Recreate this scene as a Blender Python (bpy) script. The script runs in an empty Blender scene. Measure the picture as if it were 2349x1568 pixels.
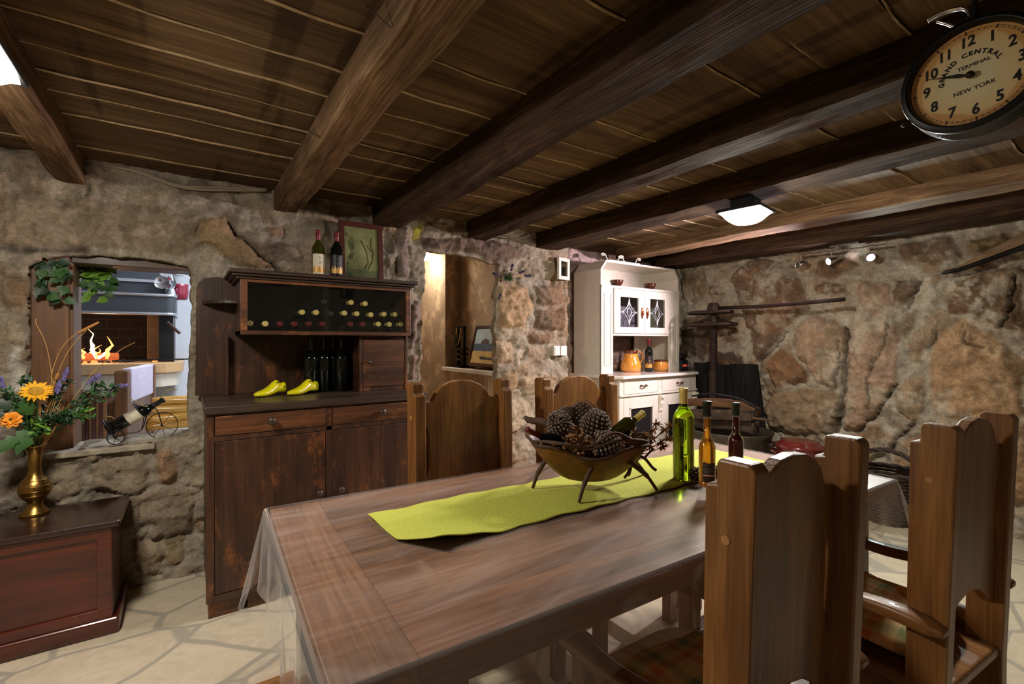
import bpy, bmesh, math, random
import numpy as np
from mathutils import Vector, Matrix, Euler
random.seed(7)
C = bpy.context.scene.collection
PI = math.pi
R = math.radians

# ---------------------------------------------------------------- camera model (measured from the photograph)
FPX, CXP, CYP, EYE = 1083.0, 1174.5, 782.0, 1.30
YAW = R(34.5)
SN, CS = math.sin(YAW), math.cos(YAW)
def ray(x, y):
    u = (x-CXP)/FPX
    return (SN+u*CS, CS-u*SN, (CYP-y)/FPX)
def at_z(x, y, z):
    r = ray(x, y); t = (z-EYE)/r[2]; return Vector((r[0]*t, r[1]*t, z))
def at_y(x, y, Y):
    r = ray(x, y); t = Y/r[1]; return Vector((r[0]*t, Y, EYE+r[2]*t))
def at_x(x, y, X):
    r = ray(x, y); t = X/r[0]; return Vector((X, r[1]*t, EYE+r[2]*t))

def lin(r, g, b):
    f = lambda c: (c/255/12.92) if c/255 <= 0.04045 else ((c/255+0.055)/1.055)**2.4
    return (f(r), f(g), f(b))

# ---------------------------------------------------------------- objects
def tag(o, label=None, cat=None, group=None, kind=None):
    if label: o['label'] = label
    if cat: o['category'] = cat
    if group: o['group'] = group
    if kind: o['kind'] = kind
    return o
def thing(name, label, cat, loc=(0, 0, 0), rotz=0, group=None):
    o = bpy.data.objects.new(name, None); C.objects.link(o)
    o.empty_display_size = .05
    o.location = loc; o.rotation_euler = (0, 0, rotz)
    return tag(o, label, cat, group)
def dup(root, loc=None, rotz=None, label=None, rot=None):
    r = root.copy(); C.objects.link(r)
    if loc is not None: r.location = loc
    if rotz is not None: r.rotation_euler = (0, 0, rotz)
    if rot is not None: r.rotation_euler = rot
    if label: r['label'] = label
    for ch in list(root.children):
        c = ch.copy(); C.objects.link(c); c.parent = r
        for g in ch.children:
            d = g.copy(); C.objects.link(d); d.parent = c
    return r

def frame_to(p, q):
    z = (Vector(q)-Vector(p)); L = z.length; z.normalize()
    a = Vector((1, 0, 0)) if abs(z.x) < .9 else Vector((0, 1, 0))
    x = a.cross(z).normalized(); y = z.cross(x)
    M = Matrix((x, y, z)).transposed().to_4x4(); M.translation = Vector(p)
    return M, L
def TM(loc=(0, 0, 0), rot=(0, 0, 0)):
    return Matrix.Translation(Vector(loc)) @ Euler(rot).to_matrix().to_4x4()

class MB:
    def __init__(s): s.v = []; s.f = []; s.mi = []; s.sm = []
    def add(s, vs, fs, mi=0, sm=False, M=None):
        k = len(s.v)
        s.v += [tuple(M @ Vector(v)) if M is not None else tuple(v) for v in vs]
        for f in fs:
            s.f.append([i+k for i in f]); s.mi.append(mi); s.sm.append(sm)
        return s
    def box(s, x0, x1, y0, y1, z0, z1, mi=0, M=None):
        vs = [(x, y, z) for x in (x0, x1) for y in (y0, y1) for z in (z0, z1)]
        return s.add(vs, [(0, 1, 3, 2), (4, 6, 7, 5), (0, 4, 5, 1), (2, 3, 7, 6), (0, 2, 6, 4), (1, 5, 7, 3)], mi, False, M)
    def lathe(s, prof, M=None, n=24, mi=0, sm=True, a0=0, a1=2*PI, cap=True):
        full = abs(a1-a0-2*PI) < 1e-6
        m = n if full else n+1
        vs = []
        for r, z in prof:
            for i in range(m):
                a = a0+(a1-a0)*i/n; vs.append((max(r, 1e-5)*math.cos(a), max(r, 1e-5)*math.sin(a), z))
        fs = []
        for k in range(len(prof)-1):
            for i in range(n):
                j = (i+1) % m
                fs.append((k*m+i, k*m+j, (k+1)*m+j, (k+1)*m+i))
        s.add(vs, fs, mi, sm, M)
        if full and cap:
            if prof[0][0] > 1e-4: s.add(vs[:m], [tuple(range(m))[::-1]], mi, False, M)
            if prof[-1][0] > 1e-4: s.add(vs[-m:], [tuple(range(m))], mi, False, M)
        return s
    def cyl(s, p, q, r0, r1=None, n=14, mi=0, sm=True):
        M, L = frame_to(p, q)
        return s.lathe([(r0, 0), (r0 if r1 is None else r1, L)], M, n, mi, sm)
    def ball(s, c, r, n=16, m=10, mi=0, M=None, sq=(1, 1, 1)):
        prof = [(math.sin(PI*k/m), -math.cos(PI*k/m)) for k in range(m+1)]
        MM = Matrix.Translation(Vector(c)) @ (M if M is not None else Matrix.Identity(4)) @ Matrix.Diagonal((r*sq[0], r*sq[1], r*sq[2], 1))
        return s.lathe(prof, MM, n, mi, True, cap=False)
    def tube(s, pts, r, n=8, mi=0, flat=1.0, closed=False):
        pts = [Vector(p) for p in pts]; m = len(pts)
        rs = r if isinstance(r, (list, tuple)) else [r]*m
        vs = []; up = None
        for i, p in enumerate(pts):
            if closed: t = pts[(i+1) % m]-pts[i-1]
            else: t = pts[min(i+1, m-1)]-pts[max(i-1, 0)]
            t.normalize()
            if up is None:
                up = Vector((0, 0, 1)) if abs(t.z) < .9 else Vector((1, 0, 0))
            x = up.cross(t)
            if x.length < 1e-6: x = Vector((1, 0, 0)).cross(t)
            x.normalize(); y = t.cross(x).normalized(); up = y
            for k in range(n):
                a = 2*PI*k/n
                vs.append(p + x*math.cos(a)*rs[i] + y*math.sin(a)*rs[i]*flat)
        fs = []
        for i in range(m if closed else m-1):
            i2 = (i+1) % m
            for k in range(n):
                j = (k+1) % n
                fs.append((i*n+k, i*n+j, i2*n+j, i2*n+k))
        if not closed: fs += [tuple(range(n))[::-1], tuple((m-1)*n+k for k in range(n))]
        return s.add(vs, fs, mi, True)
    def prism(s, poly, fn, d0, d1, mi=0, M=None, sm=False):
        """poly: (a,b) outline, fn(a,b,d) -> point"""
        n = len(poly)
        vs = [fn(a, b, d0) for a, b in poly]+[fn(a, b, d1) for a, b in poly]
        fs = [tuple(range(n)), tuple(range(2*n-1, n-1, -1))]
        fs += [(i, n+i, n+(i+1) % n, (i+1) % n) for i in range(n)]
        return s.add(vs, fs, mi, sm, M)
    def grid(s, fn, nu, nv, mi=0, sm=True, M=None, wrapu=False):
        vs = [fn(i/nu, j/nv) for j in range(nv+1) for i in range(nu+1)]
        fs = [(j*(nu+1)+i, j*(nu+1)+i+1, (j+1)*(nu+1)+i+1, (j+1)*(nu+1)+i) for j in range(nv) for i in range(nu)]
        return s.add(vs, fs, mi, sm, M)
    def loft(s, rings, mi=0, sm=True, cap=True, M=None):
        n = len(rings[0]); vs = [p for r in rings for p in r]
        fs = [(k*n+i, k*n+(i+1) % n, (k+1)*n+(i+1) % n, (k+1)*n+i) for k in range(len(rings)-1) for i in range(n)]
        if cap: fs += [tuple(range(n))[::-1], tuple((len(rings)-1)*n+i for i in range(n))]
        return s.add(vs, fs, mi, sm, M)
    def build(s, name, mats, parent=None, bevel=0, seg=2, world=False, label=None, fix=True, sub=0, solid=0):
        me = bpy.data.meshes.new(name)
        vs = s.v
        if world and parent is not None:
            L = Vector(parent.location)
            if parent.parent is not None: L = L + Vector(parent.parent.location)
            vs = [tuple(Vector(v)-L) for v in vs]
        me.from_pydata(vs, [], s.f)
        if not isinstance(mats, (list, tuple)): mats = [mats]
        for m in mats: me.materials.append(m)
        me.polygons.foreach_set('material_index', s.mi)
        me.polygons.foreach_set('use_smooth', s.sm)
        if fix:
            bm = bmesh.new(); bm.from_mesh(me)
            bmesh.ops.recalc_face_normals(bm, faces=bm.faces); bm.to_mesh(me); bm.free()
        me.update()
        o = bpy.data.objects.new(name, me); C.objects.link(o)
        if parent is not None: o.parent = parent
        if solid:
            md = o.modifiers.new('solid', 'SOLIDIFY'); md.thickness = solid; md.offset = 0
        if bevel:
            md = o.modifiers.new('bevel', 'BEVEL'); md.width = bevel; md.segments = seg
            md.limit_method = 'ANGLE'; md.angle_limit = R(40)
        if sub:
            md = o.modifiers.new('sub', 'SUBSURF'); md.levels = sub; md.render_levels = sub
        if label: o['label'] = label
        return o
XZ = lambda a, b, d: (a, d, b)      # outline in X,Z extruded along Y
YZ = lambda a, b, d: (d, a, b)
XY = lambda a, b, d: (a, b, d)

def catmull(pts, k=6, closed=False):
    P = [Vector(p) for p in pts]; out = []; n = len(P)
    rng = range(n) if closed else range(n-1)
    for i in rng:
        p0 = P[i-1] if (closed or i > 0) else P[i]
        p1 = P[i]; p2 = P[(i+1) % n]
        p3 = P[(i+2) % n] if (closed or i+2 < n) else P[(i+1) % n]
        for j in range(k):
            t = j/k
            out.append(.5*((2*p1)+(p2-p0)*t+(2*p0-5*p1+4*p2-p3)*t*t+(3*p1-p0-3*p2+p3)*t**3))
    if not closed: out.append(P[-1])
    return out

# ---------------------------------------------------------------- numpy noise
def _hash(i, j, s):
    h = (i.astype(np.int64)*374761393 + j.astype(np.int64)*668265263 + s*974634777) & 0xffffffff
    h = ((h ^ (h >> 13))*1274126177) & 0xffffffff
    return ((h ^ (h >> 16)) & 0xffff)/65535.0
def vnoise(x, y, s=0):
    i = np.floor(x); j = np.floor(y); fx = x-i; fy = y-j
    fx = fx*fx*fx*(fx*(fx*6-15)+10); fy = fy*fy*fy*(fy*(fy*6-15)+10)
    a = _hash(i, j, s); b = _hash(i+1, j, s); c = _hash(i, j+1, s); d = _hash(i+1, j+1, s)
    return ((a*(1-fx)+b*fx)*(1-fy)+(c*(1-fx)+d*fx)*fy)*2-1
def fbm(x, y, o=5, s=0, g=.55):
    t = 0; a = 1; n = 0
    for k in range(o):
        t = t+a*vnoise(x*2**k+17.3*k, y*2**k-9.1*k, s+k); n += a; a *= g
    return t/n
def sstep(a, b, x):
    t = np.clip((x-a)/(b-a), 0, 1); return t*t*(3-2*t)
def poly_sd(px, py, P):
    """signed distance, positive inside"""
    n = len(P); d = np.full(px.shape, 1e9); ins = np.zeros(px.shape, bool)
    for i in range(n):
        ax, ay = P[i]; bx, by = P[(i+1) % n]
        ex, ey = bx-ax, by-ay; wx, wy = px-ax, py-ay
        t = np.clip((wx*ex+wy*ey)/(ex*ex+ey*ey+1e-12), 0, 1)
        d = np.minimum(d, np.hypot(wx-ex*t, wy-ey*t))
        c = ((ay > py) != (by > py)) & (px < (bx-ax)*(py-ay)/((by-ay) if abs(by-ay) > 1e-9 else 1e-9)+ax)
        ins ^= c
    return np.where(ins, d, -d)
def line_d(px, py, P):
    d = np.full(px.shape, 1e9)
    for i in range(len(P)-1):
        ax, ay = P[i]; bx, by = P[i+1]; ex, ey = bx-ax, by-ay; wx, wy = px-ax, py-ay
        t = np.clip((wx*ex+wy*ey)/(ex*ex+ey*ey+1e-12), 0, 1)
        d = np.minimum(d, np.hypot(wx-ex*t, wy-ey*t))
    return d
def voro(x, y, s):
    i0 = np.floor(x); j0 = np.floor(y)
    f1 = np.full(x.shape, 9.); f2 = np.full(x.shape, 9.); idv = np.zeros(x.shape)
    for di in (-1, 0, 1):
        for dj in (-1, 0, 1):
            i = i0+di; j = j0+dj
            qx = i+.5+.42*(2*_hash(i, j, s)-1); qy = j+.5+.42*(2*_hash(i, j, s+5)-1)
            d = np.hypot(x-qx, y-qy); h = _hash(i, j, s+9)
            c = d < f1
            f2 = np.where(c, f1, np.minimum(f2, d)); idv = np.where(c, h, idv); f1 = np.where(c, d, f1)
    return f1, f2, idv

# ---------------------------------------------------------------- materials
def mat(name):
    m = bpy.data.materials.new(name); m.use_nodes = True
    nt = m.node_tree; b = nt.nodes['Principled BSDF']; return m, nt, b
def N(nt, t, **kw):
    n = nt.nodes.new(t)
    for k, v in kw.items(): setattr(n, k, v)
    return n
def plain(name, col, rough=.5, metal=0, coat=0, noise=0, bump=0, scale=30, spec=.5, trans=0, emit=None, es=0, sss=0):
    m, nt, b = mat(name)
    b.inputs['Base Color'].default_value = (*col, 1); b.inputs['Roughness'].default_value = rough
    b.inputs['Metallic'].default_value = metal; b.inputs['Coat Weight'].default_value = coat
    b.inputs['Coat Roughness'].default_value = .08
    b.inputs['Specular IOR Level'].default_value = spec
    if trans: b.inputs['Transmission Weight'].default_value = trans
    if emit: b.inputs['Emission Color'].default_value = (*emit, 1); b.inputs['Emission Strength'].default_value = es
    if noise or bump:
        tc = N(nt, 'ShaderNodeTexCoord'); nz = N(nt, 'ShaderNodeTexNoise')
        nz.inputs['Scale'].default_value = scale; nz.inputs['Detail'].default_value = 6
        nt.links.new(tc.outputs['Object'], nz.inputs['Vector'])
        if noise:
            rp = N(nt, 'ShaderNodeValToRGB')
            rp.color_ramp.elements[0].position = .3; rp.color_ramp.elements[1].position = .7
            rp.color_ramp.elements[0].color = (*[c*(1-noise) for c in col], 1)
            rp.color_ramp.elements[1].color = (*[min(1, c*(1+noise*.6)) for c in col], 1)
            nt.links.new(nz.outputs['Fac'], rp.inputs['Fac']); nt.links.new(rp.outputs['Color'], b.inputs['Base Color'])
        if bump:
            bp = N(nt, 'ShaderNodeBump'); bp.inputs['Strength'].default_value = bump; bp.inputs['Distance'].default_value = .004
            nt.links.new(nz.outputs['Fac'], bp.inputs['Height']); nt.links.new(bp.outputs['Normal'], b.inputs['Normal'])
    return m
def ramp(nt, stops):
    rp = N(nt, 'ShaderNodeValToRGB'); e = rp.color_ramp.elements
    while len(e) < len(stops): e.new(.5)
    for k, (p, c) in enumerate(stops): e[k].position = p; e[k].color = (*c, 1)
    return rp
def wood(name, dark, mid, light, axis='Z', rough=.45, scale=1., coat=0., bump=.3, streak=.5, cross=0, wear=None, wearamt=.5, coatr=.15):
    """grain along axis of object space"""
    m, nt, b = mat(name); L = nt.links.new
    tc = N(nt, 'ShaderNodeTexCoord'); oi = N(nt, 'ShaderNodeObjectInfo')
    off = N(nt, 'ShaderNodeVectorMath', operation='SCALE'); off.inputs[0].default_value = (13, 7, 11); L(oi.outputs['Random'], off.inputs['Scale'])
    ad = N(nt, 'ShaderNodeVectorMath', operation='ADD'); L(tc.outputs['Object'], ad.inputs[0]); L(off.outputs[0], ad.inputs[1])
    def mapped(k, al):
        mp = N(nt, 'ShaderNodeMapping'); sc = [k, k, k]; sc['XYZ'.index(axis)] = al
        mp.inputs['Scale'].default_value = sc; L(ad.outputs[0], mp.inputs['Vector']); return mp
    n1 = N(nt, 'ShaderNodeTexNoise'); n1.inputs['Scale'].default_value = 1; n1.inputs['Detail'].default_value = 7
    n1.inputs['Roughness'].default_value = .66; n1.inputs['Distortion'].default_value = .9
    L(mapped(14*scale, 1.3*scale).outputs[0], n1.inputs['Vector'])
    n2 = N(nt, 'ShaderNodeTexNoise'); n2.inputs['Scale'].default_value = 1; n2.inputs['Detail'].default_value = 4
    L(mapped(150*scale, 5*scale).outputs[0], n2.inputs['Vector'])
    n3 = N(nt, 'ShaderNodeTexNoise'); n3.inputs['Scale'].default_value = 2.6*scale; n3.inputs['Detail'].default_value = 5
    L(ad.outputs[0], n3.inputs['Vector'])
    rp = ramp(nt, [(.28, dark), (.5, mid), (.72, light)]); L(n1.outputs['Fac'], rp.inputs['Fac'])
    mx = N(nt, 'ShaderNodeMix', data_type='RGBA', blend_type='MULTIPLY'); mx.inputs['Factor'].default_value = streak
    r2 = ramp(nt, [(.3, (.35, .32, .3)), (.62, (1.05, 1.05, 1.05))]); L(n2.outputs['Fac'], r2.inputs['Fac'])
    L(rp.outputs['Color'], mx.inputs['A']); L(r2.outputs['Color'], mx.inputs['B'])
    r3 = ramp(nt, [(.3, (.6, .6, .6)), (.7, (1.15, 1.12, 1.1))]); L(n3.outputs['Fac'], r3.inputs['Fac'])
    m3 = N(nt, 'ShaderNodeMix', data_type='RGBA', blend_type='MULTIPLY'); m3.inputs['Factor'].default_value = .8
    L(mx.outputs['Result'], m3.inputs['A']); L(r3.outputs['Color'], m3.inputs['B'])
    out = m3.outputs['Result']
    if cross:
        n4 = N(nt, 'ShaderNodeTexNoise'); n4.inputs['Scale'].default_value = 1; n4.inputs['Detail'].default_value = 3
        mp = N(nt, 'ShaderNodeMapping'); sc = [.45, .45, .45]; sc['XYZ'.index(axis)] = cross; mp.inputs['Scale'].default_value = sc
        L(ad.outputs[0], mp.inputs['Vector']); L(mp.outputs[0], n4.inputs['Vector'])
        r4 = ramp(nt, [(.36, (.45, .43, .41)), (.42, (1, 1, 1))]); L(n4.outputs['Fac'], r4.inputs['Fac'])
        m4 = N(nt, 'ShaderNodeMix', data_type='RGBA', blend_type='MULTIPLY'); m4.inputs['Factor'].default_value = .8
        L(out, m4.inputs['A']); L(r4.outputs['Color'], m4.inputs['B']); out = m4.outputs['Result']
    if wear:
        n5 = N(nt, 'ShaderNodeTexNoise'); n5.inputs['Scale'].default_value = 1; n5.inputs['Detail'].default_value = 8; n5.inputs['Roughness'].default_value = .75
        L(mapped(9, 4).outputs[0], n5.inputs['Vector'])
        r5 = ramp(nt, [(.55, (0, 0, 0)), (.68, (1, 1, 1))]); L(n5.outputs['Fac'], r5.inputs['Fac'])
        ml = N(nt, 'ShaderNodeMath', operation='MULTIPLY'); ml.inputs[1].default_value = wearamt; L(r5.outputs['Color'], ml.inputs[0])
        m5 = N(nt, 'ShaderNodeMix', data_type='RGBA'); L(ml.outputs[0], m5.inputs['Factor']); L(out, m5.inputs['A']); m5.inputs['B'].default_value = (*wear, 1)
        out = m5.outputs['Result']
    L(out, b.inputs['Base Color'])
    b.inputs['Roughness'].default_value = rough; b.inputs['Coat Weight'].default_value = coat; b.inputs['Coat Roughness'].default_value = coatr
    if rough > .6: b.inputs['Specular IOR Level'].default_value = .12
    bp = N(nt, 'ShaderNodeBump'); bp.inputs['Strength'].default_value = bump; bp.inputs['Distance'].default_value = .003
    av = N(nt, 'ShaderNodeMath', operation='ADD'); L(n1.outputs['Fac'], av.inputs[0]); L(n2.outputs['Fac'], av.inputs[1])
    L(av.outputs[0], bp.inputs['Height']); L(bp.outputs['Normal'], b.inputs['Normal'])
    return m
def attr_mat(name, rough=.95, fine=90, bump=.6, var=.35, dist=.006, spec=.25, coat=0):
    m, nt, b = mat(name); L = nt.links.new
    at = N(nt, 'ShaderNodeAttribute', attribute_name='Col'); tc = N(nt, 'ShaderNodeTexCoord')
    n1 = N(nt, 'ShaderNodeTexNoise'); n1.inputs['Scale'].default_value = fine; n1.inputs['Detail'].default_value = 8; n1.inputs['Roughness'].default_value = .68
    n2 = N(nt, 'ShaderNodeTexNoise'); n2.inputs['Scale'].default_value = fine/7; n2.inputs['Detail'].default_value = 8; n2.inputs['Roughness'].default_value = .7
    L(tc.outputs['Object'], n1.inputs['Vector']); L(tc.outputs['Object'], n2.inputs['Vector'])
    r = ramp(nt, [(.3, (1-var,)*3), (.7, (1+var*.7,)*3)]); L(n2.outputs['Fac'], r.inputs['Fac'])
    r1 = ramp(nt, [(.3, (1-var,)*3), (.7, (1+var*.5,)*3)]); L(n1.outputs['Fac'], r1.inputs['Fac'])
    mx = N(nt, 'ShaderNodeMix', data_type='RGBA', blend_type='MULTIPLY'); mx.inputs['Factor'].default_value = 1
    L(at.outputs['Color'], mx.inputs['A']); L(r.outputs['Color'], mx.inputs['B'])
    m2 = N(nt, 'ShaderNodeMix', data_type='RGBA', blend_type='MULTIPLY'); m2.inputs['Factor'].default_value = .8
    L(mx.outputs['Result'], m2.inputs['A']); L(r1.outputs['Color'], m2.inputs['B']); L(m2.outputs['Result'], b.inputs['Base Color'])
    b.inputs['Roughness'].default_value = rough; b.inputs['Specular IOR Level'].default_value = spec; b.inputs['Coat Weight'].default_value = coat
    ad = N(nt, 'ShaderNodeMath', operation='ADD'); L(n1.outputs['Fac'], ad.inputs[0])
    ml = N(nt, 'ShaderNodeMath', operation='MULTIPLY'); ml.inputs[1].default_value = 2.2; L(n2.outputs['Fac'], ml.inputs[0]); L(ml.outputs[0], ad.inputs[1])
    bp = N(nt, 'ShaderNodeBump'); bp.inputs['Strength'].default_value = bump; bp.inputs['Distance'].default_value = dist
    L(ad.outputs[0], bp.inputs['Height']); L(bp.outputs['Normal'], b.inputs['Normal'])
    return m
def clear(name, tint, rough=.05, haze=0., hazecol=(1, 1, 1), ior=1.45, mask=None, gl=1.0):
    """thin see-through sheet: transparent + fresnel gloss + a little milky haze"""
    m, nt, b = mat(name); L = nt.links.new; nt.nodes.remove(b)
    out = nt.nodes['Material Output']
    tr = N(nt, 'ShaderNodeBsdfTransparent'); tr.inputs['Color'].default_value = (*tint, 1)
    gs = N(nt, 'ShaderNodeBsdfGlossy'); gs.inputs['Roughness'].default_value = rough; gs.inputs['Color'].default_value = (gl, gl, gl, 1)
    fr = N(nt, 'ShaderNodeFresnel'); geo = N(nt, 'ShaderNodeNewGeometry'); ml_ = N(nt, 'ShaderNodeMapRange'); ml_.inputs['To Min'].default_value = ior; ml_.inputs['To Max'].default_value = 1/ior
    L(geo.outputs['Backfacing'], ml_.inputs['Value']); L(ml_.outputs['Result'], fr.inputs['IOR'])     # both faces of a thin sheet reflect alike
    mx = N(nt, 'ShaderNodeMixShader'); L(fr.outputs[0], mx.inputs[0]); L(tr.outputs[0], mx.inputs[1]); L(gs.outputs[0], mx.inputs[2])
    last = mx.outputs[0]
    if haze:
        df = N(nt, 'ShaderNodeBsdfDiffuse'); df.inputs['Color'].default_value = (*hazecol, 1)
        m2 = N(nt, 'ShaderNodeMixShader'); L(last, m2.inputs[1]); L(df.outputs[0], m2.inputs[2])
        m2.inputs[0].default_value = haze
        if mask:
            tc = N(nt, 'ShaderNodeTexCoord'); mp = N(nt, 'ShaderNodeMapping'); mp.inputs['Scale'].default_value = mask
            nz = N(nt, 'ShaderNodeTexNoise'); nz.inputs['Scale'].default_value = 1; nz.inputs['Detail'].default_value = 7; nz.inputs['Roughness'].default_value = .65; nz.inputs['Distortion'].default_value = 1.2
            L(tc.outputs['Object'], mp.inputs['Vector']); L(mp.outputs[0], nz.inputs['Vector'])
            rp = ramp(nt, [(.38, (haze*.25,)*3), (.75, (min(1, haze*2.6),)*3)]); L(nz.outputs['Fac'], rp.inputs['Fac']); L(rp.outputs['Color'], m2.inputs[0])
            bp = N(nt, 'ShaderNodeBump'); bp.inputs['Strength'].default_value = .03; bp.inputs['Distance'].default_value = .01
            L(nz.outputs['Fac'], bp.inputs['Height']); L(bp.outputs['Normal'], gs.inputs['Normal'])
        last = m2.outputs[0]
    L(last, out.inputs['Surface'])
    return m

def text_mesh(name, body, size, m, parent, M, extrude=.0006, shear=0, align='CENTER', spacing=1.0, bold=0.):
    cu = bpy.data.curves.new(name, 'FONT'); cu.body = body; cu.size = size; cu.align_x = align; cu.align_y = 'CENTER'
    cu.extrude = extrude; cu.shear = shear; cu.space_character = spacing; cu.resolution_u = 3; cu.offset = bold
    t = bpy.data.objects.new('tmp_text', cu); C.objects.link(t)
    bpy.context.view_layer.update()
    me = bpy.data.meshes.new_from_object(t)
    bpy.data.objects.remove(t); bpy.data.curves.remove(cu)
    me.name = name; me.transform(M); me.materials.clear(); me.materials.append(m)
    o = bpy.data.objects.new(name, me); C.objects.link(o); o.parent = parent
    return o
# ---------------------------------------------------------------- palette
M = {}
M['stone'] = attr_mat('stone', .95, 70, 1., .42, .009)
M['plaster'] = attr_mat('plaster', .9, 40, .4, .2)
M['painting'] = attr_mat('painting_canvas', .6, 60, .2, .15)
M['oak'] = wood('oak', lin(92, 56, 24), lin(140, 92, 45), lin(172, 122, 66), 'Z', .42, 1.0, .15, .35, .45)
M['oak_y'] = wood('oak_along', lin(92, 56, 24), lin(138, 90, 45), lin(168, 120, 66), 'Y', .42, 1.0, .15, .35, .45)
M['oak_x'] = wood('oak_across', lin(92, 56, 24), lin(138, 90, 45), lin(168, 120, 66), 'X', .42, 1.0, .15, .35, .45)
M['table'] = wood('table_wood', lin(108, 74, 54), lin(144, 103, 77), lin(170, 128, 98), 'X', .5, .8, 0, .2, .5)
M['table_y'] = wood('table_wood_end', lin(108, 74, 54), lin(144, 103, 77), lin(170, 128, 98), 'Y', .5, .8, 0, .2, .5)
M['dark'] = wood('dark_wood', lin(44, 27, 18), lin(70, 44, 29), lin(94, 60, 38), 'Z', .42, .8, .1, .25, .5, 0, lin(146, 86, 42), .7, .25)
M['dark_x'] = wood('dark_wood_across', lin(52, 31, 19), lin(88, 53, 32), lin(120, 75, 42), 'X', .42, .8, .1, .25, .5, 0, lin(160, 98, 48), .75, .25)
M['dark_top'] = wood('dark_wood_top', lin(42, 30, 22), lin(64, 48, 37), lin(84, 66, 52), 'X', .45, .8, .15, .25, .5)
M['mahog'] = wood('mahogany', lin(48, 18, 10), lin(84, 30, 16), lin(108, 44, 22), 'X', .3, .7, .5, .1, .4, coatr=.1)
M['mahog_top'] = wood('mahogany_top', lin(26, 14, 11), lin(44, 24, 18), lin(58, 32, 24), 'X', .28, .7, .6, .08, .4, coatr=.1)
M['plank'] = wood('ceiling_plank', lin(72, 55, 38), lin(108, 86, 60), lin(138, 113, 82), 'X', .75, .55, 0, .4, .6, 8)
M['beam'] = wood('beam_wood', lin(84, 62, 42), lin(128, 100, 72), lin(160, 130, 98), 'Y', .9, .9, 0, 1., .8, 0, lin(62, 42, 27), .45)
M['beam_dark'] = wood('beam_wood_dark', lin(44, 33, 24), lin(70, 53, 40), lin(100, 78, 58), 'Y', .85, .9, 0, 1., .8, 0, lin(124, 88, 52), .3)
M['caulk_lit'] = plain('joint_edge_lit', lin(186, 160, 124), .8, noise=.4, scale=25)  # pale joint strips, colour lightened to imitate raking lamp light
M['pine'] = wood('pine', lin(84, 52, 26), lin(118, 78, 42), lin(146, 102, 60), 'Z', .5, .5, .05, .2, .4)
M['pine_x'] = wood('pine_along', lin(60, 38, 22), lin(88, 58, 34), lin(110, 74, 46), 'X', .5, .5, .05, .2, .4)
M['oldwood'] = wood('weathered_wood', lin(52, 44, 36), lin(84, 72, 60), lin(118, 102, 86), 'X', .85, .8, 0, .8, .7)
M['blackwood'] = wood('black_wood', lin(18, 17, 17), lin(34, 33, 33), lin(52, 50, 48), 'Z', .7, .9, 0, .7, .6)
M['redwood'] = plain('red_brown_wood', lin(82, 38, 26), .4, coat=.2, noise=.3, scale=12)
M['white'] = plain('ivory_paint', lin(222, 214, 200), .32, coat=.25, noise=.05, scale=20)
M['whitetop'] = plain('ivory_gloss', lin(232, 222, 212), .2, coat=.5)
M['black'] = plain('black_metal', lin(26, 26, 28), .38, .4)
M['iron'] = plain('old_iron', lin(62, 48, 42), .55, .65, noise=.4, bump=.4, scale=60)
M['steel'] = plain('chrome', lin(205, 200, 200), .2, 1)
M['hood'] = plain('hood_steel', lin(66, 68, 72), .4, .2, noise=.1, scale=8)
M['zinc'] = plain('zinc_trim', lin(205, 208, 214), .3, .9, bump=.3, scale=40)
M['brass'] = plain('brass', lin(170, 132, 70), .33, 1, noise=.25, bump=.2, scale=70)
M['bronze'] = plain('bronze_knob', lin(94, 66, 42), .4, .8)
M['copper'] = plain('copper_pull', lin(150, 84, 56), .3, .9)
M['knob'] = plain('dark_knob', lin(58, 40, 30), .4, coat=.2)
M['vinyl'] = clear('clear_plastic', (.96, .96, .95), .12, .15, (.8, .78, .76), 1.45)
M['vinyl_top'] = clear('clear_plastic_top', (.98, .98, .97), .2, .075, (.82, .72, .68), 1.32, (2.2, 9, 3))
M['green'] = plain('lime_weave', lin(202, 206, 84), .9, noise=.12, bump=.8, scale=220)
M['blackglass'] = plain('black_bottle_glass', lin(12, 16, 13), .06, spec=.6)
M['oliveglass'] = plain('olive_bottle_glass', lin(52, 52, 14), .06, spec=.6)
M['pane'] = clear('dark_pane', (.93, .94, .93), .015, .004, (.3, .32, .33), 1.5)
M['shadepane'] = plain('shaded_cabinet_pane', lin(34, 31, 33), .04, spec=.6)  # shade of the cupboard inside put into the pane colour
M['clearglass'] = clear('clear_glass', (.94, .96, .96), .03, 0, ior=1.45)
M['gglass'] = plain('green_wine_glass', lin(150, 190, 30), .02, trans=1)
M['amber'] = plain('amber_liqueur', lin(250, 160, 48), .02, trans=.72)
M['ruby'] = plain('dark_red_liqueur', lin(70, 8, 14), .03, spec=.7)
M['capred'] = plain('red_capsule', lin(110, 28, 36), .35, .2)
M['capgold'] = plain('gold_capsule', lin(236, 212, 126), .35, .1)
M['capgreen'] = plain('dark_green_capsule', lin(22, 40, 34), .4)
M['capblack'] = plain('black_capsule', lin(24, 26, 26), .4)
M['label'] = plain('cream_label', lin(226, 214, 188), .7)
M['labeldark'] = plain('dark_label', lin(28, 22, 34), .5)
M['labelbrown'] = plain('brown_label', lin(44, 22, 14), .5)
M['gold'] = plain('gold_print', lin(206, 160, 84), .45, .2)
M['ink'] = plain('black_ink', lin(22, 20, 20), .6)
M['inkgrey'] = plain('grey_ink', lin(120, 112, 104), .6)
M['pinkish'] = plain('pink_print', lin(206, 150, 128), .6)
M['yellow'] = plain('yellow_plastic', lin(214, 204, 20), .25, coat=.4)
M['leaf'] = plain('green_leaf', lin(52, 92, 38), .5, noise=.3, scale=30)
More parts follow.
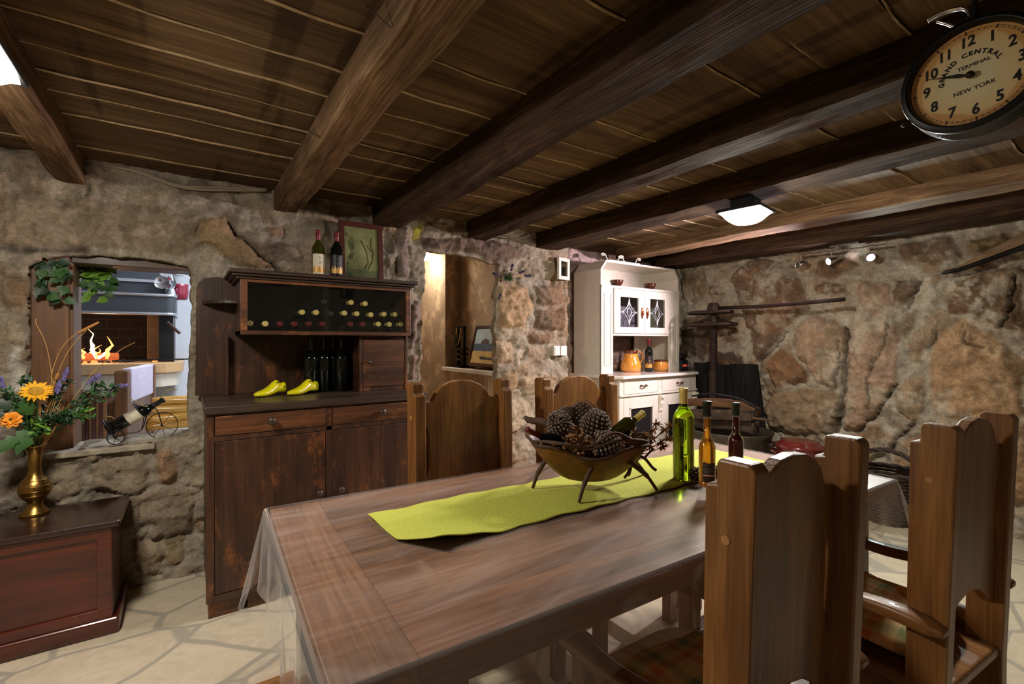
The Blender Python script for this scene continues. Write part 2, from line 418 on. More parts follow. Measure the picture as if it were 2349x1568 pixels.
M['leaflight'] = plain('light_green_leaf', lin(112, 156, 46), .5, noise=.25, scale=30)
M['leafdark'] = plain('dark_green_leaf', lin(30, 56, 30), .45, noise=.3, scale=30)
M['petal'] = plain('yellow_petal', lin(240, 176, 24), .6, noise=.2, scale=40)
M['disk'] = plain('sunflower_disk', lin(186, 140, 34), .9, noise=.4, bump=.8, scale=120)
M['rose'] = plain('orange_petal', lin(242, 148, 24), .6, noise=.2, scale=40)
M['lav'] = plain('lavender', lin(116, 106, 160), .8, noise=.3, scale=80)
M['lavdark'] = plain('dark_lavender', lin(58, 48, 84), .8, noise=.3, scale=80)
M['straw'] = plain('straw', lin(196, 148, 82), .7, noise=.2, scale=40)
M['cone'] = plain('pine_cone_scale', lin(128, 108, 92), .8, noise=.4, scale=90)
M['conedark'] = plain('pine_cone_core', lin(48, 34, 26), .9)
M['dried'] = plain('dried_flower', lin(150, 106, 62), .85, noise=.4, scale=60)
M['twig'] = plain('twig_bark', lin(84, 58, 40), .75, noise=.4, bump=.6, scale=60)
M['palm'] = plain('dried_palm', lin(122, 74, 34), .5, noise=.5, bump=.5, scale=22)
M['palmdark'] = plain('dark_palm', lin(64, 36, 18), .4, noise=.4, scale=30)
M['glaze'] = plain('orange_glaze', lin(216, 146, 56), .18, coat=.6, noise=.12, scale=30)
M['glazebrown'] = plain('brown_glaze', lin(92, 40, 18), .18, coat=.6, noise=.3, scale=40)
M['bowlglaze'] = plain('dark_brown_glaze', lin(74, 34, 22), .15, coat=.6, noise=.3, scale=40)
M['enamel'] = plain('red_enamel', lin(104, 38, 34), .2, coat=.5, noise=.1, scale=10)
M['redpot'] = plain('crimson_pot', lin(128, 26, 46), .2, coat=.5)
M['wicker'] = plain('dark_wicker', lin(58, 44, 36), .7, noise=.4, scale=60)
M['brick'] = None
M['tile'] = plain('hearth_tile', lin(226, 216, 196), .4, noise=.08, scale=12)
M['tiletan'] = plain('hearth_tile_tan', lin(206, 166, 118), .4, noise=.12, scale=12)
M['coal'] = plain('charcoal', lin(52, 48, 48), .95, noise=.6, bump=1, scale=60)
M['ember'] = plain('ember', lin(120, 30, 10), .9, emit=(1, .25, .06), es=1)
M['flame'] = plain('flame', lin(255, 200, 120), 1, emit=(1, .30, .08), es=.95)
M['flamehot'] = plain('flame_core', lin(255, 240, 200), 1, emit=(1, .72, .46), es=1.3)
M['whitewall'] = plain('white_plaster', lin(232, 234, 240), .9, noise=.04, bump=.2, scale=12)
M['cloth'] = plain('lilac_cloth', lin(206, 196, 216), .9, noise=.1, bump=.3, scale=30)
M['yellowlog'] = wood('varnished_log', lin(176, 124, 48), lin(212, 160, 70), lin(232, 188, 100), 'X', .3, .5, .4, .15, .3)
M['cable'] = plain('grey_cable', lin(150, 136, 116), .7)
M['switch'] = plain('white_switch', lin(228, 226, 220), .35)
M['lampwhite'] = plain('lamp_diffuser', (1, 1, 1), .4, emit=(1, .93, .82), es=78)
M['spotglow'] = plain('spot_bulb_pink', (1, 1, 1), .4, emit=(1, .80, .92), es=120)
M['spotglow2'] = plain('spot_bulb_cool', (1, 1, 1), .4, emit=(.82, 1, .96), es=120)
M['mirror'] = plain('mirror_glass', lin(150, 150, 140), .08, 1)
M['sillstone'] = plain('white_marble', lin(232, 226, 214), .4, noise=.05, scale=10)
M['flashred'] = plain('red_display', lin(180, 40, 40), .4, emit=(1, .15, .1), es=.12)

def brick_mat(name, c1, c2, mortar, scale=4, off=.5):
    m, nt, b = mat(name); L = nt.links.new
    tc = N(nt, 'ShaderNodeTexCoord'); mp = N(nt, 'ShaderNodeMapping'); mp.inputs['Rotation'].default_value = (R(90), 0, 0)
    bk = N(nt, 'ShaderNodeTexBrick'); bk.inputs['Scale'].default_value = scale; bk.inputs['Mortar Size'].default_value = .012
    bk.inputs['Color1'].default_value = (*c1, 1); bk.inputs['Color2'].default_value = (*c2, 1); bk.inputs['Mortar'].default_value = (*mortar, 1)
    L(tc.outputs['Object'], mp.inputs['Vector']); L(mp.outputs[0], bk.inputs['Vector'])
    L(bk.outputs['Color'], b.inputs['Base Color']); b.inputs['Roughness'].default_value = .9
    return m
M['brick'] = brick_mat('sooty_firebrick', lin(44, 39, 36), lin(52, 46, 42), lin(76, 68, 60), 3)
M['firebrick'] = plain('tan_firebrick', lin(132, 112, 90), .9, noise=.3, bump=.3, scale=14)

def paving():
    m, nt, b = mat('crazy_paving'); L = nt.links.new
    tc = N(nt, 'ShaderNodeTexCoord')
    nz = N(nt, 'ShaderNodeTexNoise'); nz.inputs['Scale'].default_value = 2.5; nz.inputs['Detail'].default_value = 3; L(tc.outputs['Object'], nz.inputs['Vector'])
    wp = N(nt, 'ShaderNodeMix', data_type='RGBA', blend_type='LINEAR_LIGHT'); wp.inputs['Factor'].default_value = .05
    L(tc.outputs['Object'], wp.inputs['A']); L(nz.outputs['Color'], wp.inputs['B'])
    mp = N(nt, 'ShaderNodeMapping'); mp.inputs['Scale'].default_value = (2.3, 3.6, 1); mp.inputs['Rotation'].default_value = (0, 0, R(24)); L(wp.outputs['Result'], mp.inputs['Vector'])
    ve = N(nt, 'ShaderNodeTexVoronoi', feature='DISTANCE_TO_EDGE'); ve.inputs['Scale'].default_value = 1; L(mp.outputs[0], ve.inputs['Vector'])
    vc = N(nt, 'ShaderNodeTexVoronoi'); vc.inputs['Scale'].default_value = 1; L(mp.outputs[0], vc.inputs['Vector'])
    r = ramp(nt, [(.022, (1, 1, 1)), (.04, (0, 0, 0))]); L(ve.outputs['Distance'], r.inputs['Fac'])
    cc = ramp(nt, [(0, lin(196, 184, 160)), (.5, lin(210, 196, 170)), (1, lin(202, 184, 160))]); L(vc.outputs['Color'], cc.inputs['Fac'])
    vn = N(nt, 'ShaderNodeTexNoise'); vn.inputs['Scale'].default_value = 7; vn.inputs['Detail'].default_value = 9; vn.inputs['Roughness'].default_value = .7; vn.inputs['Distortion'].default_value = 2
    L(tc.outputs['Object'], vn.inputs['Vector'])
    vr = ramp(nt, [(.35, (.74, .72, .70)), (.6, (1.02, 1.02, 1.02))]); L(vn.outputs['Fac'], vr.inputs['Fac'])
    mm = N(nt, 'ShaderNodeMix', data_type='RGBA', blend_type='MULTIPLY'); mm.inputs['Factor'].default_value = .6
    L(cc.outputs['Color'], mm.inputs['A']); L(vr.outputs['Color'], mm.inputs['B'])
    mx = N(nt, 'ShaderNodeMix', data_type='RGBA'); L(r.outputs['Color'], mx.inputs['Factor']); L(mm.outputs['Result'], mx.inputs['A']); mx.inputs['B'].default_value = (*lin(166, 158, 142), 1)
    L(mx.outputs['Result'], b.inputs['Base Color']); b.inputs['Roughness'].default_value = .45
    bp = N(nt, 'ShaderNodeBump'); bp.inputs['Strength'].default_value = .3; bp.inputs['Distance'].default_value = .004; bp.invert = True
    L(r.outputs['Color'], bp.inputs['Height']); L(bp.outputs['Normal'], b.inputs['Normal'])
    return m
M['paving'] = paving()

def plaid(name, s=1.0):
    m, nt, b = mat(name); L = nt.links.new
    tc = N(nt, 'ShaderNodeTexCoord'); cols = []
    sep = N(nt, 'ShaderNodeSeparateXYZ'); L(tc.outputs['Object'], sep.inputs[0])
    def bands(o, stops):
        ml = N(nt, 'ShaderNodeMath', operation='MULTIPLY'); ml.inputs[1].default_value = 9*s; L(o, ml.inputs[0])
        fr = N(nt, 'ShaderNodeMath', operation='FRACT'); L(ml.outputs[0], fr.inputs[0])
        rp = ramp(nt, stops); L(fr.outputs[0], rp.inputs['Fac']); return rp
    st = [(.0, lin(206, 176, 120)), (.3, lin(204, 176, 122)), (.36, lin(190, 104, 60)), (.5, lin(196, 120, 74)), (.56, lin(206, 180, 124)), (.72, lin(120, 130, 84)), (.86, lin(128, 136, 90)), (.9, lin(206, 178, 122))]
    a = bands(sep.outputs['X'], st); c = bands(sep.outputs['Y'], st)
    mx = N(nt, 'ShaderNodeMix', data_type='RGBA'); mx.inputs['Factor'].default_value = .5
    L(a.outputs['Color'], mx.inputs['A']); L(c.outputs['Color'], mx.inputs['B']); L(mx.outputs['Result'], b.inputs['Base Color'])
    b.inputs['Roughness'].default_value = .95
    return m
M['plaid'] = plaid('plaid_cloth')

# ---------------------------------------------------------------- the setting
def col_mesh(name, verts, faces, cols, m, label=None, smooth=True):
    me = bpy.data.meshes.new(name); me.from_pydata(verts, [], faces)
    ca = me.color_attributes.new('Col', 'FLOAT_COLOR', 'POINT')
    buf = np.ones((len(verts), 4), np.float32); buf[:, :3] = cols; ca.data.foreach_set('color', buf.ravel())
    me.materials.append(m)
    me.polygons.foreach_set('use_smooth', [smooth]*len(me.polygons)); me.update()
    o = bpy.data.objects.new(name, me); C.objects.link(o)
    return o

def s_(*c): return lin(*c)
def stone_wall(name, O, eu, ev, n, U, V, res, polys, cracks, seed, cell=(.3, .2), pal=None, mortar=(.3, .27, .22), relief=.03,
               fill=1.0, hole=None, depth=.3, rough=.012, white=0., lime=.35, lime_first=False):
    O, eu, ev, n = map(np.array, (O, eu, ev, n))
    nu = int((U[1]-U[0])/res); nv = int((V[1]-V[0])/res)
    u, v = np.meshgrid(np.linspace(*U, nu+1), np.linspace(*V, nv+1))
    u = u.ravel(); v = v.ravel()
    if hole is not None:
        h = hole(u, v); e = 1e-3
        gu = (hole(u+e, v)-hole(u-e, v))/(2*e); gv = (hole(u, v+e)-hole(u, v-e))/(2*e); g2 = gu*gu+gv*gv+1e-6
        near = np.abs(h) < res*.75
        u = np.where(near, u-h*gu/g2, u); v = np.where(near, v-h*gv/g2, v); h2 = np.where(near, 0, h)
    wu = u+.035*fbm(u*5, v*5, 4, seed)+.012*fbm(u*22, v*22, 3, seed+3); wv = v+.035*fbm(u*5+40, v*5, 4, seed+7)+.012*fbm(u*22+9, v*22, 3, seed+5)
    f1, f2, idv = voro(wu/cell[0], wv/cell[1], seed)
    edge = f2-f1
    m = sstep(.05, .22, edge)*(idv < fill)
    pal = np.array(pal); k = (idv*997 % 1*len(pal)).astype(int) % len(pal)
    mot = np.array(mortar)[None, :]*(1+.25*fbm(u*9, v*9, 4, seed+11)[:, None])
    col = mot*(1-m[:, None])+pal[k]*m[:, None]
    H = m*relief*(.5+.8*((idv*31) % 1))+m*relief*.6*fbm(u*7, v*7, 5, seed+13)
    # course plaster smears hiding parts of the stones
    sm = sstep(.05, .35, fbm(u*2.1, v*2.1, 4, seed+21)+white)
    col = col*(1-.65*sm[:, None])+mot*.65*sm[:, None]; H = H*(1-.6*sm)
    def residue(col):
        lm = sstep(.0, .22, fbm(u*5.1+7, v*4.6, 6, seed+63, .72))*lime
        return col*(1-lm[:, None])+np.array(mortar)[None]*1.12*lm[:, None]
    if lime_first: col = residue(col)
    for P, c, hgt, soft in polys:
        sd = poly_sd(wu, wv, P); mm = sstep(-.006, .016, sd)
        tex = 1+.22*fbm(u*6, v*4, 5, seed+31)+.12*fbm(u*30, v*18, 3, seed+33)
        hh = hgt*(1-np.exp(-np.maximum(sd, 0)/soft))+hgt*.45*fbm(u*5+P[0][0]*9, v*5, 5, seed+35)
        ridge = hgt*.35*(1-np.abs(fbm(u*4+P[0][1]*7, v*2.5, 4, seed+37))*3).clip(-1, 1)*sstep(0, .04, sd)
        gap = -.012*np.exp(-(sd/.010)**2)
        H = H*(1-mm)+mm*(hh+ridge)+gap
        cc = np.array(c)[None, :]*tex[:, None]
        col = col*(1-mm[:, None])+cc*mm[:, None]
    # angular facets, lime residue and ochre stains over everything
    rg = (1-np.abs(fbm(wu*4.5, wv*4.5, 5, seed+61))*2.6)
    H = H+rough*.9*rg.clip(-1, 1)
    if not lime_first: col = residue(col)
    oc = sstep(.08, .4, fbm(u*2.2+3, v*2.6+8, 5, seed+65, .62))*.35
    col = col*(1-oc[:, None])+np.array(s_(168, 126, 88))[None]*oc[:, None]
    for P, w, d in cracks:
        w = max(w, .009); D = line_d(wu, wv, P); H = H-d*1.2*np.exp(-(D/w)**2); col = col*(1-.65*np.exp(-(D/(w*.9))**2))[:, None]
    H = H+rough*fbm(u*14, v*14, 6, seed+41, .6)+rough*.35*fbm(u*60, v*60, 3, seed+43, .6)
    pos = O[None, :]+u[:, None]*eu[None, :]+v[:, None]*ev[None, :]+H[:, None]*n[None, :]
    idx = np.arange((nu+1)*(nv+1)).reshape(nv+1, nu+1)
    F = np.stack([idx[:-1, :-1], idx[:-1, 1:], idx[1:, 1:], idx[1:, :-1]], -1).reshape(-1, 4)
    pos = pos.tolist(); col = np.clip(col, .01, .9).tolist()
    if hole is not None:
        hc = h[F].mean(1) if False else hole(u[F].mean(1), v[F].mean(1))
        F = F[hc <= 0]
    F = F.tolist()
    if hole is not None:
        cnt = {}
        for f in F:
            for a, b in zip(f, f[1:]+f[:1]):
                if h2[a] > -res*.2 and h2[b] > -res*.2: cnt[(a, b)] = cnt.get((b, a), 0)+1
        bd = [(a, b) for (a, b) in cnt if (b, a) not in cnt]
        base = {}
        steps = 5
        for a, b in bd:
            for q in (a, b):
                if q not in base:
                    base[q] = [q]; p = np.array(pos[q])
                    jit = np.array([fbm(np.array([u[q]*9+7*s]), np.array([v[q]*9+3*s]), 3, seed+50)[0] for s in range(1, steps+1)])
                    for s in range(1, steps+1):
                        w = p-n*((.055 if 1.2 < u[q] < 2.3 else depth)*s/steps)+(eu*jit[s-1]+ev*jit[s-1]*.6)*.012
                        base[q].append(len(pos)); pos.append(w.tolist()); col.append(col[q])
            A, B = base[a], base[b]
            for s in range(steps): F.append([B[s], A[s], A[s+1], B[s+1]])
    o = col_mesh(name, pos, F, col, M['stone'])
    return tag(o, kind='structure')

# --- rock wall on the right: boulders where they stand
XW = 4.52
def zr(pts):
    out = []
    for x, y in pts:
        p = at_x(1550+x*.4338, 500+y*.4338, XW); out.append((p.y, p.z))
    return out
BR, TN, OR, GR, PK, DK = s_(142, 116, 94), s_(188, 162, 136), s_(194, 160, 124), s_(164, 150, 132), s_(192, 164, 140), s_(98, 82, 68)
RP = [
 (zr([(30, 560), (330, 560), (380, 780), (360, 960), (30, 980)]), DK, .03, .05),
 (zr([(330, 270), (420, 220), (600, 215), (660, 330), (700, 440), (720, 480), (640, 530), (560, 650), (450, 770), (420, 700), (370, 560), (340, 440), (300, 320)]), BR, .07, .06),
 (zr([(720, 510), (860, 520), (910, 590), (890, 720), (870, 880), (850, 910), (760, 880), (640, 720), (620, 620)]), TN, .07, .07),
 (zr([(480, 800), (560, 700), (640, 740), (720, 830), (700, 880), (520, 890)]), s_(150, 114, 84), .05, .05),
 (zr([(520, 930), (700, 900), (850, 920), (870, 1000), (850, 1130), (600, 1150), (480, 1080), (470, 1000)]), s_(164, 140, 112), .07, .07),
 (zr([(970, 330), (1120, 350), (1180, 560), (1190, 700), (1180, 850), (1100, 1020), (960, 1130), (880, 1120), (900, 980), (930, 700), (940, 560)]), PK, .07, .06),
 (zr([(1150, 330), (1270, 330), (1280, 390), (1230, 460), (1150, 500), (1130, 400)]), BR, .05, .04),
 (zr([(750, 220), (900, 200), (980, 240), (850, 320), (730, 310)]), s_(132, 112, 92), .05, .04),
 (zr([(740, 360), (800, 330), (880, 350), (920, 400), (760, 405)]), s_(136, 112, 88), .05, .03),
 (zr([(1460, 440), (1500, 330), (1600, 280), (1860, 230), (1860, 640), (1700, 560), (1560, 510), (1440, 510)]), s_(126, 100, 76), .08, .07),
 (zr([(1400, 600), (1500, 525), (1640, 600), (1860, 760), (1860, 1040), (1600, 1060), (1400, 1080), (1330, 950), (1340, 800), (1370, 650)]), OR, .07, .10),
 (zr([(1250, 580), (1330, 640), (1320, 780), (1240, 760)]), TN, .04, .04),
 (zr([(1210, 850), (1310, 820), (1320, 980), (1260, 1080), (1170, 1000)]), s_(186, 160, 130), .05, .05),
 (zr([(1130, 1280), (1200, 1170), (1350, 1100), (1600, 1110), (1620, 1500), (1250, 1480)]), s_(174, 140, 108), .07, .07),
 (zr([(1640, 1080), (1880, 1060), (1900, 1500), (1660, 1500)]), OR, .07, .06),
 (zr([(900, 1150), (1080, 1120), (1120, 1240), (1000, 1330), (880, 1300)]), s_(164, 136, 108), .06, .05),
 (zr([(30, 260), (160, 260), (170, 400), (110, 450), (30, 430)]), s_(156, 136, 110), .03, .04),
 (zr([(180, 360), (270, 345), (280, 400), (190, 405)]), GR, .04, .03),
 (zr([(1180, 130), (1300, 110), (1450, 90), (1520, 220), (1330, 250), (1190, 220)]), s_(140, 116, 92), .04, .04),
 (zr([(1290, 300), (1400, 290), (1390, 355), (1300, 360)]), TN, .04, .03),
 (zr([(1540, 110), (1760, 60), (1800, 120), (1600, 190)]), s_(120, 106, 70), .04, .04),
]
RC = [(zr([(912, 580), (898, 760), (885, 900), (868, 1040), (848, 1130)]), .018, .11), (zr([(1810, 290), (1798, 460), (1760, 520), (1720, 570)]), .006, .05),
      (zr([(1145, 930), (1100, 1000), (1040, 1070), (960, 1130)]), .005, .04), (zr([(1280, 340), (1265, 410), (1240, 480)]), .007, .05), (zr([(1375, 600), (1350, 690)]), .006, .04),
      (zr([(1130, 560), (1130, 680), (1040, 800), (1030, 1000)]), .004, .025), (zr([(1250, 1075), (1190, 1150), (1140, 1240)]), .009, .05), (zr([(860, 640), (870, 760), (850, 900)]), .004, .03),
      (zr([(1170, 870), (1130, 960)]), .004, .03), (zr([(450, 770), (540, 690), (600, 610)]), .008, .05), (zr([(1500, 560), (1530, 640), (1640, 690)]), .004, .025)]
stone_wall('wall_right', (XW, 0, 0), (0, 1, 0), (0, 0, 1), (-1, 0, 0), (-1.9, 3.62), (-.02, 2.26), .0125, RP, RC, 11, (.34, .26),
           [s_(164, 138, 112), s_(150, 130, 108), s_(182, 160, 134)], s_(196, 186, 166), .016, .6, rough=.034, white=.25, lime=.7)

# --- back wall with the hatch, the passage and the pillar
YW = 3.21
def yb(pts, Y=YW):
    out = []
    for x, y in pts:
        p = at_y(x, y, Y); out.append((p.x, p.z))
    return out
HATCH = [(-.66, .745), (-.655, .99), (-.64, 1.2), (-.633, 1.66), (-.55, 1.722), (-.4, 1.742), (-.25, 1.745), (-.1, 1.737), (0, 1.722), (.022, 1.69), (.02, 1.64), (.012, 1.25), (.0, .765)]
PASS = yb([(950, 1000), (962, 860), (968, 700), (974, 577), (1020, 580), (1062, 584), (1098, 594), (1122, 604), (1142, 606), (1137, 700), (1134, 780), (1142, 880), (1140, 1010)])
PASS = [(PASS[0][0], -.3)]+PASS+[(PASS[-1][0], -.3)]
def hole(u, v):
    w = .008*fbm(u*16, v*16, 3, 77)
    a = poly_sd(u, v, HATCH); b = poly_sd(u, v, PASS); c = u-2.80-.02*fbm(u*0, v*6, 3, 78)
    return np.maximum(np.maximum(a, b), c)+w
G1, G2, G3, G4 = s_(172, 154, 130), s_(158, 142, 120), s_(184, 166, 140), s_(150, 134, 116)
BP = [
 (yb([(0, 430), (130, 455), (330, 470), (470, 500), (480, 560), (420, 590), (300, 575), (100, 568), (0, 572)]), s_(168, 150, 126), .02, .06),
 (yb([(460, 505), (520, 490), (560, 540), (640, 618), (560, 622), (500, 590), (455, 545)]), s_(176, 148, 112), .06, .035),
 (yb([(240, 450), (330, 440), (420, 455), (330, 468)]), G3, .015, .03),
 (yb([(600, 520), (650, 515), (655, 545), (610, 545)]), s_(178, 146, 116), .025, .02),
 (yb([(640, 555), (690, 560), (700, 610), (640, 605)]), G2, .03, .02),
 (yb([(358, 1030), (400, 1026), (403, 1105), (362, 1108)]), s_(186, 150, 118), .013, .02),
 (yb([(110, 1075), (190, 1062), (192, 1130), (112, 1150)]), G1, .016, .02),
 (yb([(208, 1060), (340, 1035), (345, 1110), (330, 1130), (212, 1128)]), G1, .016, .02),
 (yb([(225, 1140), (330, 1132), (335, 1215), (240, 1232)]), G4, .016, .02),
 (yb([(345, 1150), (440, 1130), (442, 1230), (350, 1240)]), G2, .016, .02),
 (yb([(378, 1235), (420, 1232), (425, 1290), (385, 1292)]), s_(182, 160, 126), .013, .02),
 (yb([(300, 1240), (370, 1240), (378, 1310), (320, 1316)]), G3, .013, .02),
 (yb([(0, 610), (40, 606), (45, 700), (0, 720)]), G2, .03, .03), (yb([(0, 730), (42, 730), (44, 790), (0, 780)]), G3, .03, .03),
 (yb([(30, 640), (62, 640), (60, 700), (40, 715)]), s_(176, 148, 116), .02, .02),
 (yb([(30, 785), (60, 785), (58, 900), (20, 920)]), s_(214, 208, 194), .006, .02),
 (yb([(975, 546), (1060, 542), (1130, 548), (1180, 565), (1200, 590), (1140, 600), (1110, 590), (1060, 578), (975, 572)]), s_(132, 110, 96), .04, .03),
 (yb([(1140, 650), (1210, 655), (1216, 700), (1200, 757), (1140, 755)]), s_(190, 160, 124), .035, .03),
 (yb([(1225, 655), (1290, 655), (1295, 695), (1230, 700)]), s_(140, 120, 100), .03, .02), (yb([(1222, 705), (1290, 705), (1296, 758), (1228, 752)]), s_(126, 106, 88), .03, .02),
 (yb([(1215, 765), (1262, 762), (1262, 790), (1220, 790)]), s_(132, 108, 90), .025, .02),
 (yb([(1140, 780), (1176, 780), (1174, 830), (1140, 830)]), s_(196, 172, 142), .03, .02), (yb([(1178, 790), (1206, 800), (1186, 840), (1178, 835)]), s_(206, 190, 168), .02, .02),
 (yb([(1150, 850), (1180, 845), (1190, 890), (1160, 900)]), s_(188, 158, 124), .02, .02), (yb([(1190, 860), (1240, 850), (1245, 900), (1200, 910)]), s_(204, 184, 156), .025, .02),
 (yb([(1150, 920), (1200, 915), (1230, 960), (1170, 990)]), s_(198, 180, 154), .025, .02),
 (yb([(905, 525), (935, 520), (945, 640), (915, 640)]), s_(164, 146, 134), .03, .02), (yb([(938, 700), (962, 690), (958, 800), (940, 800)]), s_(170, 148, 136), .03, .02),
 (yb([(942, 810), (962, 812), (955, 870), (942, 870)]), s_(180, 150, 132), .02, .02),
 (yb([(945, 520), (973, 516), (972, 552), (952, 556)]), s_(176, 166, 62), .008, .02),
]
BC = [(yb([(530, 510), (560, 545), (600, 590), (645, 620)]), .012, .05), (yb([(0, 575), (100, 574), (200, 576)]), .006, .03), (yb([(210, 430), (214, 455)]), .005, .03)]
stone_wall('wall_back', (0, YW, 0), (1, 0, 0), (0, 0, 1), (0, -1, 0), (-2.3, 2.86), (-.02, 2.26), .0115, BP, BC, 23, (.27, .17),
           [G1, G2, G3, G4, s_(170, 146, 120)], s_(178, 166, 146), .014, .75, hole=hole, depth=.30, rough=.03, white=.1, lime_first=True)
stone_wall('wall_recess', (0, 3.56, 0), (1, 0, 0), (0, 0, 1), (0, -1, 0), (2.6, 4.62), (-.02, 2.26), .014, [
 (yb([(1300, 560), (1395, 560), (1395, 600), (1330, 615), (1300, 600)], 3.56), s_(206, 178, 172), .02, .03), (yb([(1400, 760), (1450, 760), (1450, 850), (1400, 850)], 3.56), s_(130, 108, 96), .03, .03)],
 [], 31, (.26, .18), [s_(150, 128, 112), s_(132, 112, 98), s_(176, 150, 136)], s_(168, 152, 140), .03, .9, rough=.015)

mb = MB(); rr_ = random.Random(6); top = [(-.64+.055*i, 3.165+.012*rr_.random()) for i in range(10)]; out_ = top+[(-.12, 3.46), (-.64, 3.46)]
mb.prism(out_, XY, .722, .7525); o = mb.build('trim_2', plain('sill_stone', lin(176, 164, 144), .9, noise=.3, bump=1, scale=26), bevel=.006); tag(o, kind='structure')
# --- plain walls behind the photographer
for nm, O, eu, n_, U in (('wall_left', (-2.25, 0, 0), (0, 1, 0), (1, 0, 0), (-1.9, 3.3)), ('wall_front', (0, -1.85, 0), (1, 0, 0), (0, 1, 0), (-2.3, 4.6))):
    stone_wall(nm, O, eu, (0, 0, 1), n_, U, (-.02, 2.26), .045, [], [], 41, (.32, .2), [G1, G2, G3], s_(160, 150, 130), .02, .8)

# --- floor
mb = MB(); mb.box(-2.4, 4.7, -2.0, 3.7, -.12, 0); fl = mb.build('floor', M['paving']); tag(fl, kind='structure')
# --- ceiling boards (long boards lying across the beams)
JY = sorted([at_z(x, y, 2.22).y for x, y in ((843, 80), (789, 165), (755, 220), (724, 266), (701, 299), (686, 328), (651, 360), (632, 412), (1504, 83))])
JY = [y for k, y in enumerate(JY) if k == 0 or y-JY[k-1] > .07]
ys = [-1.9]
while ys[-1]+.28 < JY[0]-.12: ys.append(ys[-1]+.22+.06*random.random())
ys += JY+[3.75]
mb = MB()
for k in range(len(ys)-1):
    z = 2.22+random.uniform(-.004, .004)
    mb.box(-2.3, 4.65, ys[k]+.002, ys[k+1]-.002, z, z+.03)
    if k:
        rows = 160; w0 = .0046
        vs = []; fs = []
        for i in range(rows+1):
            x = -2.3+6.95*i/rows; o = .004*math.sin(x*9+k)+.003*math.sin(x*23+2*k); w = w0*(1+.7*math.sin(x*5+k*3))*(.35 if x > 1.3 else .7 if x > .5 else 1)+.0008  # strips widened to the left to imitate the lamp raking along them
            vs += [(x, ys[k]+o-w, z-.0005), (x, ys[k]+o, z-.006), (x, ys[k]+o+w, z-.0005)]
        for i in range(rows):
            a = 3*i; fs += [(a, a+1, a+4, a+3), (a+1, a+2, a+5, a+4)]
        mb.add(vs, fs, 1, True)
mb.box(-2.4, 4.7, -2.0, 3.8, 2.262, 2.30)  # unseen slab added above the boards to block light
ce = mb.build('ceiling', [M['plank'], M['caulk_lit']]); tag(ce, kind='structure')

def beam(x0, x1, zb, seed, m, label, lean=0, y1=3.30):
    nseg = 90; rings = []; hw = (x1-x0)/2; cx = (x0+x1)/2; z1 = 2.235; b = .005
    base = [(-hw, z1), (-hw, (z1+zb)/2), (-hw, zb+b), (-hw+b, zb), (-hw*.3, zb), (hw*.4, zb), (hw-b, zb), (hw, zb+b), (hw, (z1+zb)/2), (hw, z1)]
    ky = np.linspace(-1.88, y1, nseg+1)
    for j, y in enumerate(ky):
        rg = []
        wx = .016*fbm(np.array([y*.8]), np.array([seed*3.1]), 3, seed)[0]; wz = .014*fbm(np.array([y*.9+5]), np.array([seed*1.7]), 3, seed+2)[0]
        for i, (a, z) in enumerate(base):
            e = .006*fbm(np.array([y*6.]), np.array([i*1.37]), 4, seed+i)[0]
            rg.append((cx+a+wx+e*(1 if i < 5 else -1)+lean*y, y, z+(0 if z == z1 else wz+e)))
        rings.append(rg)
    mb = MB(); mb.loft(rings, 0, False)
    o = mb.build('ceiling_beam', m); tag(o, label, None, None, 'structure')
    return o
beam(-.535, -.425, 2.09, 1, M['beam'], 'rough wooden ceiling beam carrying the left ceiling lamp')
beam(.43, .562, 2.09, 2, M['beam'], 'pale rough ceiling beam above the wine cabinet')
beam(1.04, 1.235, 2.09, 3, M['beam_dark'], 'thick dark ceiling beam right of the framed tree painting')
beam(1.77, 1.93, 2.09, 4, M['beam_dark'], 'dark ceiling beam ending above the passage opening')
beam(2.44, 2.66, 2.09, 5, M['beam_dark'], 'dark ceiling beam carrying the right ceiling lamp')
beam(3.53, 3.76, 2.13, 6, M['beam'], 'worn ceiling beam above the white hutch')
beam(4.14, 4.42, 2.085, 7, M['beam_dark'], 'dark ceiling beam running along the top of the rock wall')
beam(-1.5, -1.36, 2.09, 8, M['beam'], 'wooden ceiling beam farthest left')

# --- passage behind the opening (ragged tan plaster)
def plaster_quads(name, quads, c, res=.03, amp=.006, seed=3):
    V = []; F = []; K = []
    for p00, p10, p11, p01 in quads:
        a, b, c_, d = (Vector(p) for p in (p00, p10, p11, p01))
        nu = max(2, int((b-a).length/res)); nv = max(2, int((d-a).length/res)); nrm = (b-a).cross(d-a).normalized()
        base = len(V)
        for j in range(nv+1):
            for i in range(nu+1):
                s, t = i/nu, j/nv
                p = a*(1-s)*(1-t)+b*s*(1-t)+c_*s*t+d*(1-s)*t
                q = p.x*1.3+p.y
                edge = min(i, nu-i, j, nv-j) > 0
                h = amp*fbm(np.array([q*6]), np.array([p.z*6]), 4, seed)[0] if edge else 0
                V.append(tuple(p+nrm*h))
                f = fbm(np.array([q*9]), np.array([p.z*6.]), 5, seed+4, .65)[0]
                w = float(sstep(.08, .3, np.array([f]))[0])*.8; K.append([c[k]*(1-w)+min(.8, c[k]*1.75)*w for k in range(3)])
        for j in range(nv):
            for i in range(nu):
                A = base+j*(nu+1)+i; F.append((A, A+1, A+nu+2, A+nu+1))
    o = col_mesh(name, V, F, K, M['plaster']); return tag(o, kind='structure')
def vq(x0, y0, x1, y1, z0, z1): return ((x0, y0, z0), (x1, y1, z0), (x1, y1, z1), (x0, y0, z1))
def hq(x0, x1, y0, y1, z): return ((x0, y0, z), (x1, y0, z), (x1, y1, z), (x0, y1, z))
NS = 1.035
TANP = s_(170, 146, 118)
